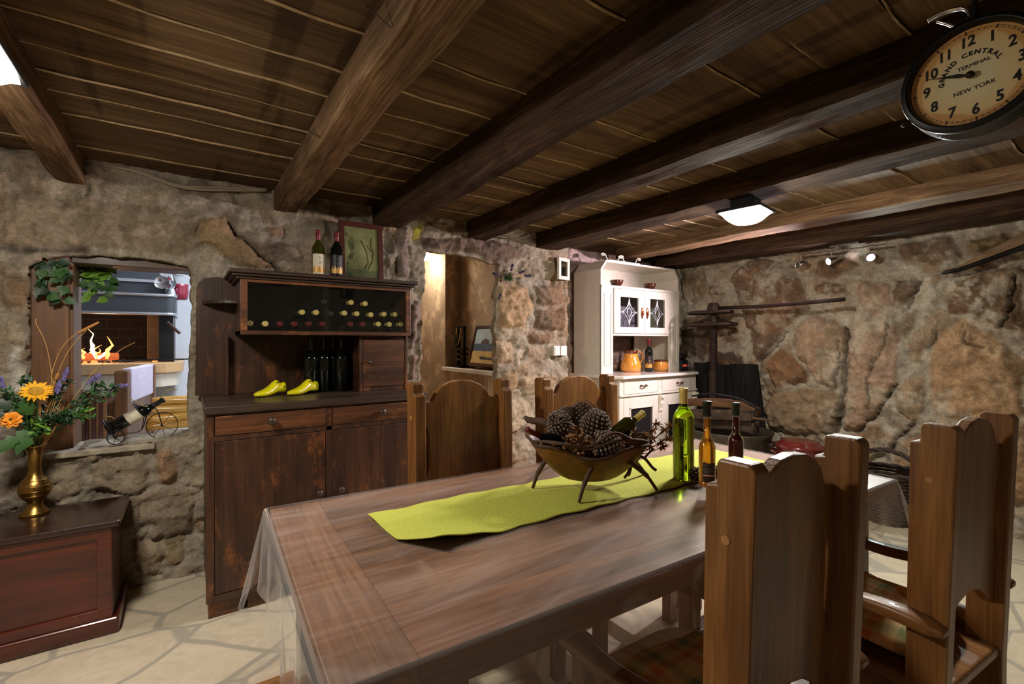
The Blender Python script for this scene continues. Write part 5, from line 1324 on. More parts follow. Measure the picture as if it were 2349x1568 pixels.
# ================================================================ bottle carrier on the hatch sill
pr_, pf = at_y(372, 1000, 3.30), at_y(262, 1018, 3.25)
bk = thing('bottle_carrier', 'black wire tricycle bottle carrier standing on the hatch sill', 'bottle carrier', ((pr_.x+pf.x)/2, 3.28, .762))
def wheel(c, r, n, w=.0022):
    mb = MB(); mb.tube([c+Vector((r*math.cos(a), 0, r*math.sin(a))) for a in [2*PI*k/36 for k in range(36)]], w, 6, closed=True)
    for k in range(n): a = 2*PI*k/n+.2; mb.cyl(c, c+Vector((r*math.cos(a), 0, r*math.sin(a))), .0013, n=5)
    mb.ball(c, .006, 8, 6); return mb
wc_ = at_y(372, 975, 3.30); rw = .072
wheel(wc_, rw, 8).build('wheel', M['black'], bk, world=True)
for dy in (-.04, .03): c = at_y(266, 1003, 3.22+dy); wheel(c, .036, 6).build('wheel', M['black'], bk, world=True)
g = lambda x, y, Y=3.27: at_y(x, y, Y)
mb = MB()
for pts in ([(372, 975), (357, 935), (340, 945), (328, 980), (315, 990), (285, 995), (266, 1003)], [(240, 965), (262, 1003), (268, 1003)], [(318, 930), (330, 950), (325, 985)], [(357, 935), (345, 940)]): mb.tube(catmull([g(x, y) for x, y in pts], 4), .0025, 6)
mb.build('wire_frame', M['black'], bk, world=True)
for (x0, y0), (x1, y1) in (((237, 962), (262, 995)), ((308, 925), (332, 955))):
    mb = MB(); a, b_ = g(x0, y0), g(x1, y1); c = (a+b_)/2; ax = (g(335, 935)-g(250, 985)).normalized(); Fm, _ = frame_to(c, c+ax); r = (a-b_).length/2
    mb.tube([Fm @ Vector((r*math.cos(q), r*math.sin(q), 0)) for q in [2*PI*k/28 for k in range(28)]], .0035, 6, closed=True); mb.build('holding_ring', M['black'], bk, world=True)
mb = MB()
for pts in ([(296, 920), (302, 916), (315, 922), (326, 930), (340, 932)], [(365, 915), (378, 902), (385, 895), (405, 893)], [(238, 960), (245, 955), (258, 957), (262, 962)]): mb.tube(catmull([g(x, y, 3.24) for x, y in pts], 4), .0045, 7, flat=.6)
mb.build('leaf_ornament', plain('gilded_leaf', lin(170, 150, 84), .5, .3), bk, world=True)
b0, b1 = g(247, 987), g(376, 916); d = b1-b0; LBT = d.length*1.0
cb_ = bottle('dark wine bottle with white label lying tilted in the wire carrier on the sill', b0, LBT, .034, M['blackglass'], M['capblack'], None, None, 0, .22)
cb_.rotation_euler = d.to_track_quat('Z', 'Y').to_euler()
mb = MB(); iv = d.to_track_quat('Z', 'Y').to_matrix().inverted() @ (toward(b0)); f0 = math.atan2(iv.y, iv.x)
mb.grid(lambda s, u: (.0348*math.cos(f0-1.3+2.6*s), .0348*math.sin(f0-1.3+2.6*s), LBT*(.34+.24*u)), 18, 1); mb.build('label', M['label'], cb_)

# ================================================================ hatch: post, header, ivy
ps = thing('wooden_post', 'broad pine post on the left side of the hatch', 'post', (-.57, 3.36, .75))
mb = MB(); mb.box(-.638, -.495, 3.255, 3.48, .73, 1.78); mb.build('board', M['pine'], ps, .006, world=True)
mb = MB(); mb.box(-.497, -.482, 3.27, 3.49, .73, 1.78); mb.build('edge_strip', M['pine'], ps, .003, world=True)
hd = MB(); hd.box(-.49, .09, 3.26, 3.47, 1.70, 1.80); o = hd.build('lintel_board', M['pine_x'], None, .004); tag(o, 'brown wooden lintel board under the stone arch of the hatch', 'lintel')
for c0, lb, sd, Y in ((((92, 600), (150, 605), (108, 690), (140, 640)), 'ivy hanging in the top left corner of the hatch in front of the post', 1, 3.22), (((190, 615), (245, 612), (190, 690), (228, 680)), 'bright ivy hanging in front of the fireplace hood', 2, 3.45)):
    rr = random.Random(sd); a = at_y(*c0[0], Y); t = thing('ivy', lb, 'plant', at_y((c0[0][0]+c0[1][0])/2, 600, Y), 0, 'ivy in the hatch'); st_ = MB(); mb = MB()
    for k in range(7 if sd == 1 else 12):
        x = c0[0][0]+(c0[1][0]-c0[0][0])*rr.random(); y1 = 615+rr.random()*75; P = [at_y(x+rr.uniform(-6, 6), y, Y-.02*rr.random()) for y in (598, (598+y1)/2, y1)]; st_.tube(catmull(P, 4), .0012, 5)
        for j in range(5): q = P[0].lerp(P[2], rr.random())+rnd(rr, .016); leaf(mb, q, Vector((rr.uniform(-1, 1), rr.uniform(-.5, 0), -.4+rr.uniform(-.5, .4))), (0, -1, .3), .052, .046, int(rr.random() < .5), .2, ivy)
    W_(st_, 'stems', M['leaf'], t); W_(mb, 'leaves', [M['leafdark'], M['leaf']] if sd == 1 else [M['leaf'], M['leaflight']], t)

# ================================================================ fireplace room
Yh = 5.0
def Q(x, y, Y=Yh): return at_y(x, y, Y)
xl, xr = -1.6, Q(403, 690).x; zt_, zb_ = Q(300, 674).z, Q(300, 718).z
hood = thing('fireplace_hood', 'grey steel fireplace hood with bright trim seen through the hatch', 'hood', ((xl+xr)/2, 5.3, zb_))
mb = MB(); arc = [(xl, Yh), (xr-.06, Yh)]+[(xr-.06+.06*math.sin(a), Yh+.06-.06*math.cos(a)) for a in [PI/2*k/6 for k in range(1, 7)]]+[(xr, 5.75), (xl, 5.75)]
mb.prism(arc, XY, zb_, zt_); mb.build('rim_band', M['hood'], hood, world=True)
def trim(z):
    mb = MB(); mb.tube([Vector((x, y-.004, z)) for x, y in arc[:-2]]+[Vector((xr, 5.7, z))], .013, 8); return mb
trim(zt_).build('trim', M['zinc'], hood, world=True); trim(zb_).build('trim', M['zinc'], hood, world=True)
z2 = Q(300, 642, 5.12).z; x2 = Q(380, 660, 5.12).x
mb = MB(); mb.box(xl, x2, 5.12, 5.75, zt_, z2); mb.build('lower_canopy', M['hood'], hood, world=True)
mb = MB(); mb.box(xl, x2+.006, 5.105, 5.12, z2-.012, z2+.012); mb.build('ridge_strip', M['zinc'], hood, world=True)
zt3 = 2.55; tx = x2-.42
mb = MB(); mb.add([(xl, 5.12, z2), (x2, 5.12, z2), (x2, 5.75, z2), (xl, 5.75, z2), (xl, 5.6, zt3), (tx, 5.6, zt3), (tx, 5.75, zt3), (xl, 5.75, zt3)], [(0, 1, 5, 4), (1, 2, 6, 5), (2, 3, 7, 6), (3, 0, 4, 7), (4, 5, 6, 7)]); mb.build('upper_canopy', M['hood'], hood, world=True)
zs = Q(300, 833, 4.85).z
fp = thing('fireplace', 'brick fireplace with tiled hearth slab seen through the hatch', 'fireplace', (-.7, 5.4, 0))
mb = MB(); mb.box(xl, xr-.02, 5.72, 5.98, zs-.02, zb_+.1); mb.build('back_wall', M['brick'], fp, world=True)
xb0, xb1 = Q(338, 780, 5.35).x, Q(367, 780, 5.3).x
mb = MB()
mb.box(xb0, xb1, 5.3, 5.72, zs-.02, zb_+.05); mb.build('firebrick_side', M['firebrick'], fp, .004, world=True)
mb = MB(); mb.box(xb1, xr-.02, 5.08, 5.72, zs-.01, zb_+.02); mb.build('side_panel', M['black'], fp, world=True)
xs = Q(421, 850, 4.85).x
sl_ = [(xl, 4.86), (xs-.28, 4.80), (xs-.12, 4.84), (xs-.02, 4.95), (xs, 5.1), (xs, 5.98), (xl, 5.98)]
mb = MB(); mb.prism(sl_, XY, zs-.085, zs); mb.build('hearth_top', M['tiletan'], fp, .006, world=True)
mb = MB(); mb.prism([(x-(.03 if x > xl else 0), y+.02 if y < 5.5 else y) for x, y in sl_], XY, zs-.2, zs-.086); mb.build('hearth_edge', M['tile'], fp, .004, world=True)
mb = MB(); mb.box(xl, xs-.07, 5.25, 5.98, 0, zs-.2); mb.build('plinth', plain('grey_render', lin(190, 186, 184), .9, noise=.1), fp, world=True)
fc = at_z(224, 826, zs)
fc = Vector((Q(226, 800, 5.2).x, 5.2, zs))
fire = thing('fire', 'wood fire with flames burning on the hearth behind the hatch', 'fire', fc)
rr = random.Random(8); mb = MB(); hot = MB()
for k in range(11):
    b_ = fc+Vector((rr.uniform(-.10, .08), rr.uniform(-.05, .05), .03)); h = rr.uniform(.09, .24)*(1.2 if k < 3 else .8); sl = rr.uniform(-.012, .012); P = [b_+Vector((rr.uniform(-.007, .007)*i+sl*i, 0, h*i/5)) for i in range(6)]
    w = rr.uniform(.018, .03); (mb if k > 3 else hot).tube(P, [w*.6, w, w*.85, w*.55, w*.3, .001], 8, flat=.6)
mb.build('flame', M['flame'], fire, world=True); hot.build('flame_core', M['flamehot'], fire, world=True)
mb = MB()
for k in range(60): q = fc+Vector((rr.gauss(0, .12), rr.gauss(0, .07), .006)); mb.ball(q, rr.uniform(.008, .02), 6, 4, int(rr.random() < .3))
mb.build('ember_bed', [M['coal'], M['ember']], fire, world=True)
lg = MB(); lg.cyl(fc+Vector((-.12, .0, .045)), fc+Vector((.13, -.02, .05)), .036, .03, 10); o = lg.build('log', plain('burning_log', lin(120, 62, 36), .9, noise=.6, bump=1, scale=30, emit=(1, .2, .05), es=.25)); tag(o, 'red-hot log lying in the hearth fire', 'log')
Lf = bpy.data.lights.new('fire_glow', 'POINT'); Lf.energy = 1.5; Lf.color = (1, .5, .22); Lf.shadow_soft_size = .08; o = bpy.data.objects.new('fire_glow', Lf); C.objects.link(o); o.location = fc+Vector((0, -.12, .2))
gr = thing('grill_grate', 'flat iron grill grate lying on the right of the hearth', 'grate', (Q(360, 828, 5.0).x, 5.0, zs)); mb = MB(); gx = gr.location.x
for k in range(9): mb.cyl((gx-.22, 4.93+.022*k, zs+.02), (gx+.12, 4.93+.022*k, zs+.02), .004, n=6)
for x in (gx-.22, gx+.12): mb.cyl((x, 4.92, zs+.02), (x, 5.12, zs+.02), .005, n=6)
mb.build('grid', M['black'], gr, world=True); mb = MB(); mb.cyl((gx+.12, 5.0, zs+.02), (gx+.3, 4.98, zs+.025), .006, n=6)
for y in (4.93, 5.1): mb.cyl((gx-.2, y, zs), (gx-.2, y, zs+.02), .004, n=6)
mb.build('handle', M['black'], gr, world=True)
pk = MB(); pk.cyl(Q(384, 738, 4.95), Q(412, 764, 4.9), .012, n=10); pk.cyl(Q(398, 750, 4.94), Q(398, 832, 4.95), .004, n=6); o = pk.build('poker', M['iron']); tag(o, 'iron poker leaning on the right side of the fireplace', 'poker')
# oil lamp and pot on the hood
zl = zt_+.0; ol = thing('oil_lamp', 'small glass oil lamp with reflector on the right end of the hood', 'oil lamp', (Q(392, 670, 5.05).x, 5.08, zt_))
mb = MB(); mb.lathe([(.04, 0), (.042, .01), (.03, .05), (.032, .06), (.02, .065)], None, 20); mb.build('font', M['zinc'], ol)
mb = MB(); mb.lathe([(.018, .065), (.03, .085), (.042, .115), (.03, .15), (.014, .19), (.012, .27)], None, 20, cap=False); mb.build('chimney', plain('lamp_chimney', lin(230, 236, 240), .05, trans=1), ol)
mb = MB(); mb.lathe([(.001, 0), (.04, .004), (.055, .014)], TM((-.06, -.02, .115), (R(90), 0, R(-10))), 20, cap=False); mb.build('reflector', M['steel'], ol)
rp_ = thing('crimson_pot', 'crimson enamel pot hanging behind the oil lamp', 'pot', (Q(411, 690, 5.2).x, 5.2, Q(411, 688, 5.2).z)); mb = MB(); mb.lathe([(.05, 0), (.065, .01), (.072, .07), (.068, .12), (.075, .14), (.068, .14), (.06, .12), (0, .11)], None, 24); mb.build('body', M['redpot'], rp_)
mb = MB(); mb.cyl((0, .07, .1), (0, 5.98-5.2, .1), .006, n=6); mb.build('bracket', M['black'], rp_)
# bench with cloth
ba, bb = at_y(283, 850, 4.0), at_y(345, 828, 4.75)
bn = thing('bench', 'pine bench with a lilac cloth over its backrest in front of the hearth', 'bench', (ba.x, 4.0, 0))
dv = Vector((bb.x-ba.x, bb.y-ba.y, 0)); dn = Vector((-dv.y, dv.x, 0)).normalized()
def slab(mb, p, q, th, z0, z1):
    p = Vector((p.x, p.y, 0)); q = Vector((q.x, q.y, 0)); n_ = dn*th
    vs = [tuple(v+Vector((0, 0, z))) for z in (z0, z1) for v in (p-n_, q-n_, q+n_, p+n_)]; mb.add(vs, [(0, 1, 2, 3), (4, 5, 6, 7), (0, 1, 5, 4), (1, 2, 6, 5), (2, 3, 7, 6), (3, 0, 4, 7)])
mb = MB(); slab(mb, ba, bb, .02, .45, ba.z-.01); mb.build('backrest', M['pine'], bn, .006, world=True)
for q in (ba, bb):
    mb = MB(); u = dv.normalized()*.05; slab(mb, q-u*1.2, q+u*.2, .035, 0, ba.z+.005); mb.build('end_post', M['pine'], bn, .012, 3, world=True)
mb = MB(); slab(mb, ba+dn*.22, bb+dn*.22, .2, .42, .46); mb.build('seat', M['pine'], bn, .005, world=True)
o = MB(); slab(o, ba+dv*.1, bb-dv*.02, .027, ba.z-.22, ba.z+.012); o = o.build('bench_cloth', M['cloth'], None, .01, 3); tag(o, 'pale lilac cloth hung over the backrest of the pine bench', 'cloth')
# railing of yellow logs
lgp = None; names = ['topmost', 'second', 'third', 'lowest']
for k, py in enumerate((920, 937, 956, 975)):
    p = at_y(385, py, 3.95); r = .03
    mb = MB(); x0, x1 = at_y(338 if k else 350, py, 3.95).x, .3
    mb.tube([Vector((x0+(x1-x0)*u, 3.95+.006*math.sin(u*9+k), p.z+.005*math.sin(u*7+2*k))) for u in [j/14 for j in range(15)]], r, 14)
    o = mb.build('log_rail', M['yellowlog']); tag(o, '%s varnished yellow log of the log seat behind the bottle carrier' % names[k], 'log', 'yellow logs behind the hatch')
mb = MB(); mb.box(-.12, -.06, 3.985, 4.04, 0, 1.02); mb.box(.2, .26, 3.985, 4.04, 0, 1.02)
for k, (px, py, a, s) in enumerate(((248, 925, .3, 1), (262, 938, -.4, 1), (244, 946, .1, .9), (262, 958, .5, 1.1), (248, 966, -.2, 1.1), (258, 978, .2, 1.1))):
    p = at_y(px, py, 4.75); mb = MB(); w = .06*s; tri = [(-w, -.04), (w, -.045), (w*.2, .05)]; mb.prism(tri, lambda a_, b_, d_: (a_, d_, b_), -.18, .2, M=TM(p, (0, a, .2)))
    o = mb.build('firewood', M['pine']); tag(o, ('split firewood piece topmost in the pile beside the bench', 'split firewood piece on the upper right of the pile', 'split firewood piece on the left of the pile', 'split firewood piece in the right middle of the pile', 'split firewood piece low on the left of the pile', 'split firewood piece lowest in the pile')[k], 'firewood', 'firewood pile in the fireplace room')
sr = thing('slatted_panel', 'reddish slatted wooden panel below the bouquet behind the hatch', 'panel', (at_y(212, 1000, 3.75).x, 3.75, 0))
for k in range(7):
    x = at_y(188+8.2*k, 960, 3.75).x; mb = MB(); mb.box(x, x+.014, 3.74, 3.77, .45, 1.0-.006*k); mb.build('slat', M['redwood'] if k % 2 else M['pine'], sr, .002, world=True)
mb = MB(); mb.box(at_y(186, 960, 3.75).x, at_y(246, 960, 3.75).x, 3.77, 3.785, .45, .52); mb.build('back_rail', M['pine'], sr, world=True)
mb = MB(); mb.lathe([(.05, 0), (.06, .06), (.075, .10)], TM(Q(412, 632, 5.7), (0, 0, 0)), 20); mb.cyl(Q(412, 625, 5.72)+Vector((0, 0, .05)), Vector((Q(412, 632, 5.7).x, 5.99, Q(412, 620, 5.7).z)), .012)
o = mb.build('wall_lamp', M['whitewall']); tag(o, 'small white wall lamp on the white wall right of the hood', 'lamp')

# ================================================================ passage niche
bp_ = thing('bottle_press', 'dark wooden stand holding a small green bottle in the passage niche', 'bottle stand', (2.2, 4.07, NS+.01))
mb = MB(); mb.box(-.05, .05, -.07, .07, 0, .02)
mb.build('base', M['blackwood'], bp_)
for y in (-.055, .055): mb = MB(); mb.box(-.012, .012, y-.01, y+.01, .02, .39); mb.build('upright', M['blackwood'], bp_)
mb = MB(); mb.box(-.015, .015, -.065, .065, .375, .4)
mb.build('top_beam', M['blackwood'], bp_)
for z in (.07, .12, .17): mb = MB(); mb.box(-.045, .045, -.05, .06, z, z+.018); mb.build('slat', M['dark'], bp_)
mb = MB(); mb.tube(catmull([(-.03, -.04, .38), (-.045, -.045, .28), (-.05, -.01, .22), (-.05, .03, .24), (-.03, .04, .38)], 5), .004, 6); mb.build('rope', M['straw'], bp_)
bottle('tiny green bottle inside the dark wooden stand in the passage niche', (2.14, 4.085, NS+.2), .13, .021, M['oliveglass'], M['capgreen'], None, None, 0, .3)

# ================================================================ things on the stone pillar
YP = 3.155
a, b_ = at_y(1290, 617, YP), 0
mr = thing('mirror', 'small cream framed mirror hanging at the top of the stone pillar', 'mirror', (a.x, 3.14, a.z), R(12)); x_ = (at_y(1305, 617, YP).x-at_y(1274, 617, YP).x)/2; h_ = (at_y(1290, 592, YP).z-at_y(1290, 642, YP).z)/2
mb = MB(); w_ = .032
for q in ((-x_, -x_+w_, -h_, h_), (x_-w_, x_, -h_, h_), (-x_+w_, x_-w_, h_-w_, h_), (-x_+w_, x_-w_, -h_, -h_+w_)): mb.box(q[0], q[1], -.012, .014, q[2], q[3])
mb.build('frame', M['white'], mr, .004); mb = MB(); mb.box(-x_+w_, x_-w_, .0, .004, -h_+w_, h_-w_); mb.build('glass', M['mirror'], mr)
for px, nm, lb, cat in ((1275, 'light_switch', 'white light switch on the stone pillar, left of the socket', 'light switch'), (1291, 'power_socket', 'white power socket on the stone pillar, right of the switch', 'socket')):
    c = at_y(px, 804, YP); t = thing(nm, lb, cat, (c.x, 3.15, c.z)); mb = MB(); mb.box(-.034, .034, -.012, .03, -.042, .042); mb.build('plate', M['switch'], t, .004, 3)
    mb = MB()
    if nm == 'light_switch': mb.box(-.024, .024, -.017, -.011, -.03, .03); mb.build('rocker', M['switch'], t, .002)
    else: mb.lathe([(.022, 0), (.02, .006), (.0, .006)], TM((0, -.0115, 0), (-PI/2, 0, 0)), 20); mb.build('socket_well', M['inkgrey'], t)
c = at_y(1167, 637, 3.14); t = thing('lavender_posy', 'small posy of lavender with green leaves stuck on the stone pillar', 'plant', c); rr = random.Random(31); mb = MB()
for k in range(150): d = Vector((rr.uniform(-1, 1), rr.uniform(-.6, 0), rr.uniform(-.5, 1))).normalized(); leaf(mb, c+rnd(rr, .012)+Vector((0, .02, 0)), d, (0, -1, .2), rr.uniform(.03, .06), .006, int(rr.random() < .4))
W_(mb, 'leaves', [M['leaf'], M['leafdark']], t)
for (px, py) in ((1135, 628), (1175, 612), (1212, 632), (1146, 680), (1200, 622)):
    q = at_y(px, py, 3.1); m2 = MB(); m2.tube(catmull([c, c.lerp(q, .5)+Vector((0, -.03, .03)), q], 4), .0018, 5); st_ = W_(m2, 'stem', M['twig'], t); m2 = MB(); d = (q-c).normalized()
    for j in range(26): m2.ball(q+d*rr.uniform(-.035, .02)+rnd(rr, .006), .006, 6, 4)
    k = m2.build('blossom', M['lavdark'], st_, fix=False); k.location = -c
# cables at the top of the back wall
for k, (pts, lb) in enumerate((([(250, 380), (300, 388), (340, 400), (385, 418), (430, 428), (500, 430), (560, 432), (612, 434)], 'upper grey cable along the top of the stone wall left of the pale beam'), ([(262, 382), (320, 396), (365, 414), (410, 428), (450, 434), (520, 436), (612, 437)], 'lower grey cable along the top of the stone wall left of the pale beam'))):
    mb = MB(); mb.tube(catmull([at_y(x, y, 3.155) for x, y in pts], 5), .007, 8); o = mb.build('cable', M['cable']); tag(o, lb, 'cable', 'grey cables on the stone wall')
mb = MB(); mb.tube(catmull([at_y(x, y, 3.13) for x, y in ((1140, 541), (1165, 545), (1195, 545), (1215, 538))], 5), .005, 6); o = mb.build('cable', M['cable']); tag(o, 'short grey cable under the beam ends above the stone pillar', 'cable')
for k, (a, b_) in enumerate((((869, 26), (893, 62)), ((714, 298), (733, 316)))):
    p = at_x(*b_, .432); mb = MB(); q = at_x(*a, .425); mb.cyl(p+Vector((.004, 0, 0)), q-Vector((.03, 0, 0)), .0016, n=6); mb.cyl(q-Vector((.03, 0, 0)), q-Vector((.032, 0, 0)), .004, n=8)
    o = mb.build('nail', M['iron']); tag(o, ('bent nail in the pale beam near the top of the photo', 'bent nail in the pale beam above the cabinet')[k], 'nail')

# ================================================================ corner by the rock wall
XP = 4.27
wp = thing('wine_press', 'old iron screw press with a crank wheel standing in the corner by the rock wall', 'press', (XP, at_x(1637, 800, XP).y, 0))
Z = lambda x, y, X=XP: at_x(x, y, X)
s0, s1 = Z(1637, 745), Vector((XP, Z(1637, 745).y, 0)); y0 = s0.y
mb = MB(); zc = 0.0; mb.cyl((XP, y0, .0), (XP, y0, Z(1637, 850).z), .042, n=14); mb.build('post', M['iron'], wp, world=True)
z0, z1 = Z(1637, 850).z, s0.z
mb = MB(); npt = int((z1-z0)/.022*14); mb.cyl((XP, y0, z0), (XP, y0, z1+.2), .030, n=14)
mb.tube([Vector((XP+.032*math.cos(2*PI*i/14), y0+.032*math.sin(2*PI*i/14), z0+.022*i/14)) for i in range(npt)], .0075, 5); mb.build('screw', M['iron'], wp, world=True)
ya, yb_ = Z(1578, 735).y, Z(1690, 735).y; zl_ = Z(1637, 744).z; zh_ = Z(1637, 716).z; ym = (ya+yb_)/2; rw_ = abs(ya-yb_)/2
for nm, z, r, th in (('lower_wheel', zl_, rw_*1.0, .018), ('upper_wheel', zh_, rw_*.86, .016)):
    mb = MB(); rx = .12
    mb.tube([Vector((XP+rx*math.cos(a), y0+.04+r*math.sin(a), z)) for a in [2*PI*k/40 for k in range(40)]], th, 8, closed=True)
    for k in range(8): a = 2*PI*k/8+.2; mb.cyl((XP, y0, z+(.07 if nm == 'lower_wheel' else 0)), (XP+rx*math.cos(a), y0+.04+r*math.sin(a), z), .010, n=6)
    mb.lathe([(.06, -.02), (.06, .05), (.045, .09)], TM((XP, y0, z)), 16); mb.build(nm, M['iron'], wp, world=True)
mb = MB(); mb.tube([Z(1645, 706), Z(1740, 703, XP-.03), Z(1850, 694, XP-.05), Z(1938, 686, XP-.05)], .016, 8); mb.build('crank_bar', M['iron'], wp, world=True)
mb = MB(); mb.box(XP-.07, XP+.07, y0-.07, y0+.07, 0, .06); mb.build('base', M['blackwood'], wp, world=True)
bd = thing('plank_panel', 'black weathered plank panel leaning against the rock wall behind the press', 'panel', (4.38, 2.6, 0))
for k in range(5):
    u0, u1 = k/5, (k+1)/5-.006; ya_, yb2 = Z(1590, 850, 4.4).y, Z(1735, 850, 4.4).y; a = ya_+(yb2-ya_)*u0; b_ = ya_+(yb2-ya_)*u1
    mb = MB(); zt4 = 1.075+.012*math.sin(k*2.2); sh = -.16
    mb.add([(4.37, a+sh, 0), (4.37, b_+sh, 0), (4.41, a, zt4), (4.41, b_, zt4), (4.40, a+sh, 0), (4.40, b_+sh, 0), (4.44, a, zt4), (4.44, b_, zt4)], [(0, 1, 3, 2), (4, 5, 7, 6), (0, 1, 5, 4), (2, 3, 7, 6), (0, 2, 6, 4), (1, 3, 7, 5)]); mb.build('plank', M['blackwood'], bd, .003, world=True)
kc_ = Z(1677, 990, 4.02); kc = Vector((4.02, kc_.y, 0)); rk = .325; zr_ = Z(1680, 984, 4.02).z
kt = thing('cauldron', 'dark iron cauldron full of old timber at the foot of the rock wall', 'cauldron', kc)
mb = MB(); mb.lathe([(.14, 0), (.2, .03), (.27, .14), (rk*.96, .3), (rk, zr_-.04), (rk*1.06, zr_-.01), (rk*1.05, zr_), (rk*.97, zr_-.02), (rk*.93, .3), (.2, .12), (0, .1)], None, 44); mb.build('body', plain('sooty_iron', lin(70, 62, 50), .6, .3, noise=.4, bump=.4, scale=30), kt)
mb = MB(); mb.tube(catmull([(-.02, -rk, zr_-.07), (-.05, -rk-.06, zr_-.07), (.05, -rk-.06, zr_-.07), (.06, -rk+.01, zr_-.07)], 5), .014, 8); mb.build('handle', M['iron'], kt)
def timber(pts, w, h, m, label, nm='timber'):
    P = [Z(x, y, X) for x, y, X in pts]; mb = MB(); P = catmull(P, 5) if len(P) > 2 else [P[0].lerp(P[1], k/6) for k in range(7)]
    rings = []; rr = random.Random(len(label))
    for i, p in enumerate(P):
        e = .85+.15*rr.random(); rings.append([p+Vector((-w*e, 0, -h)), p+Vector((w, 0, -h*e)), p+Vector((w*e, 0, h*e)), p+Vector((-w, 0, h))])
    mb.loft(rings); o = mb.build(nm, m, None, .004); return tag(o, label, 'timber', 'old timber piled in the cauldron')
timber([(1600, 968, 3.98), (1690, 972, 3.92), (1735, 980, 3.95)], .05, .05, M['oldwood'], 'lowest dark timber lying inside the cauldron')
timber([(1590, 948, 3.95), (1660, 950, 3.88), (1728, 952, 3.88)], .05, .045, M['oldwood'], 'grey square timber in the middle of the cauldron pile')
timber([(1586, 922, 3.98), (1640, 922, 3.92), (1700, 930, 3.92), (1738, 945, 3.95)], .055, .035, wood('bark_plank', lin(64, 46, 32), lin(104, 78, 56), lin(138, 106, 78), 'Y', .8, 1, 0, .8, .6), 'curved brown plank on top of the cauldron pile')
timber([(1588, 908, 3.9), (1625, 903, 3.88), (1670, 908, 3.88), (1710, 920, 3.9), (1742, 940, 3.93)], .016, .008, M['blackwood'], 'thin bent hoop over the cauldron pile', 'barrel_hoop')
timber([(1700, 955, 3.86), (1774, 964, 3.9)], .01, .01, M['pine_x'], 'thin stick poking out right of the cauldron', 'stick')
# red enamel pot
pc = Z(1835, 1030, 4.02); er = .165; zp = Z(1835, 1024, 4.02).z
ep = thing('enamel_pot', 'dark red enamel pot with lid at the foot of the rock wall', 'pot', (4.02, pc.y, 0))
mb = MB(); mb.lathe([(er*.95, 0), (er, .02), (er, zp-.01), (er*1.04, zp), (er*.95, zp)], None, 40); mb.build('body', M['enamel'], ep)
mb = MB(); mb.lathe([(er*1.06, zp), (er*1.07, zp+.012), (er*1.0, zp+.022), (er*.86, zp+.026), (er*.82, zp+.045), (er*.6, zp+.052), (0, zp+.052)], None, 40); l_ = mb.build('lid', M['enamel'], ep)
for s in (-1, 1): mb = MB(); mb.tube(catmull([(-.02, s*er, zp-.09), (-.03, s*(er+.05), zp-.06), (.03, s*(er+.05), zp-.06), (.02, s*er, zp-.09)], 5), .009, 8); mb.build('handle', M['enamel'], ep)
# wicker basket
bc = Vector((4.18, Z(2035, 1100, 4.18).y, 0)); bs = thing('wicker_basket', 'dark wicker basket with an arched handle on the floor by the rock wall', 'basket', bc); zb2 = .34
mb = MB(); rr = random.Random(2)
for j in range(15):
    z = .01+zb2*j/14; r = .13+.07*(j/14)**.8
    mb.tube([Vector(((r+.006*(-1)**(k+j))*math.cos(2*PI*k/40), (r+.006*(-1)**(k+j))*math.sin(2*PI*k/40), z)) for k in range(40)], .0105, 6, closed=True)
mb.build('weave', M['wicker'], bs)
mb = MB()
for q in range(3): mb.tube([Vector(((.2+.014*math.sin(5*a+q*2.1))*math.cos(a), (.2+.014*math.sin(5*a+q*2.1))*math.sin(a), zb2+.018+.012*math.cos(5*a+q*2.1))) for a in [2*PI*k/60 for k in range(60)]], .010, 6, closed=True)
mb.build('braided_rim', M['wicker'], bs)
mb = MB()
for q in range(3): mb.tube([Vector((.012*math.sin(6*u+2*q), -.2*math.cos(u), zb2+.17*math.sin(u)+.010*math.cos(6*u+2*q))) for u in [PI*k/30 for k in range(31)]], .009, 6)
mb.build('handle', M['wicker'], bs)
# curved yoke on the rock wall
XY_ = 4.36
yk = thing('wooden_yoke', 'curved old wooden beam with a dark blade high on the rock wall', 'wall ornament', Z(2300, 580, XY_))
cv = [(2160, 622, 620), (2200, 614, 608), (2250, 596, 580), (2300, 578, 556), (2349, 560, 528), (2420, 530, 480), (2500, 496, 430)]
rings = []
for px, yb0, yt0 in cv:
    a, b_ = Z(px, yb0, XY_), Z(px, yt0, XY_); rings.append([a+Vector((0, 0, 0)), a+Vector((.09, 0, 0)), b_+Vector((.09, 0, 0)), b_+Vector((.01, 0, 0))])
mb = MB(); mb.loft(rings); mb.build('beam', wood('yoke_wood', lin(92, 72, 52), lin(128, 104, 78), lin(156, 130, 100), 'Y', .7, .8, 0, .6, .4), yk, .006, world=True)
rings = []
for px, yb0, yt0 in cv:
    k = (px-2160)/340*.012; a = Z(px, yb0+4, XY_-.012); rings.append([a+Vector((0, 0, -.006-k)), a+Vector((.06, 0, -.006-k)), a+Vector((.06, 0, .004)), a+Vector((-.006, 0, .004))])
mb = MB(); mb.loft(rings); mb.build('blade', M['blackwood'], yk, world=True)

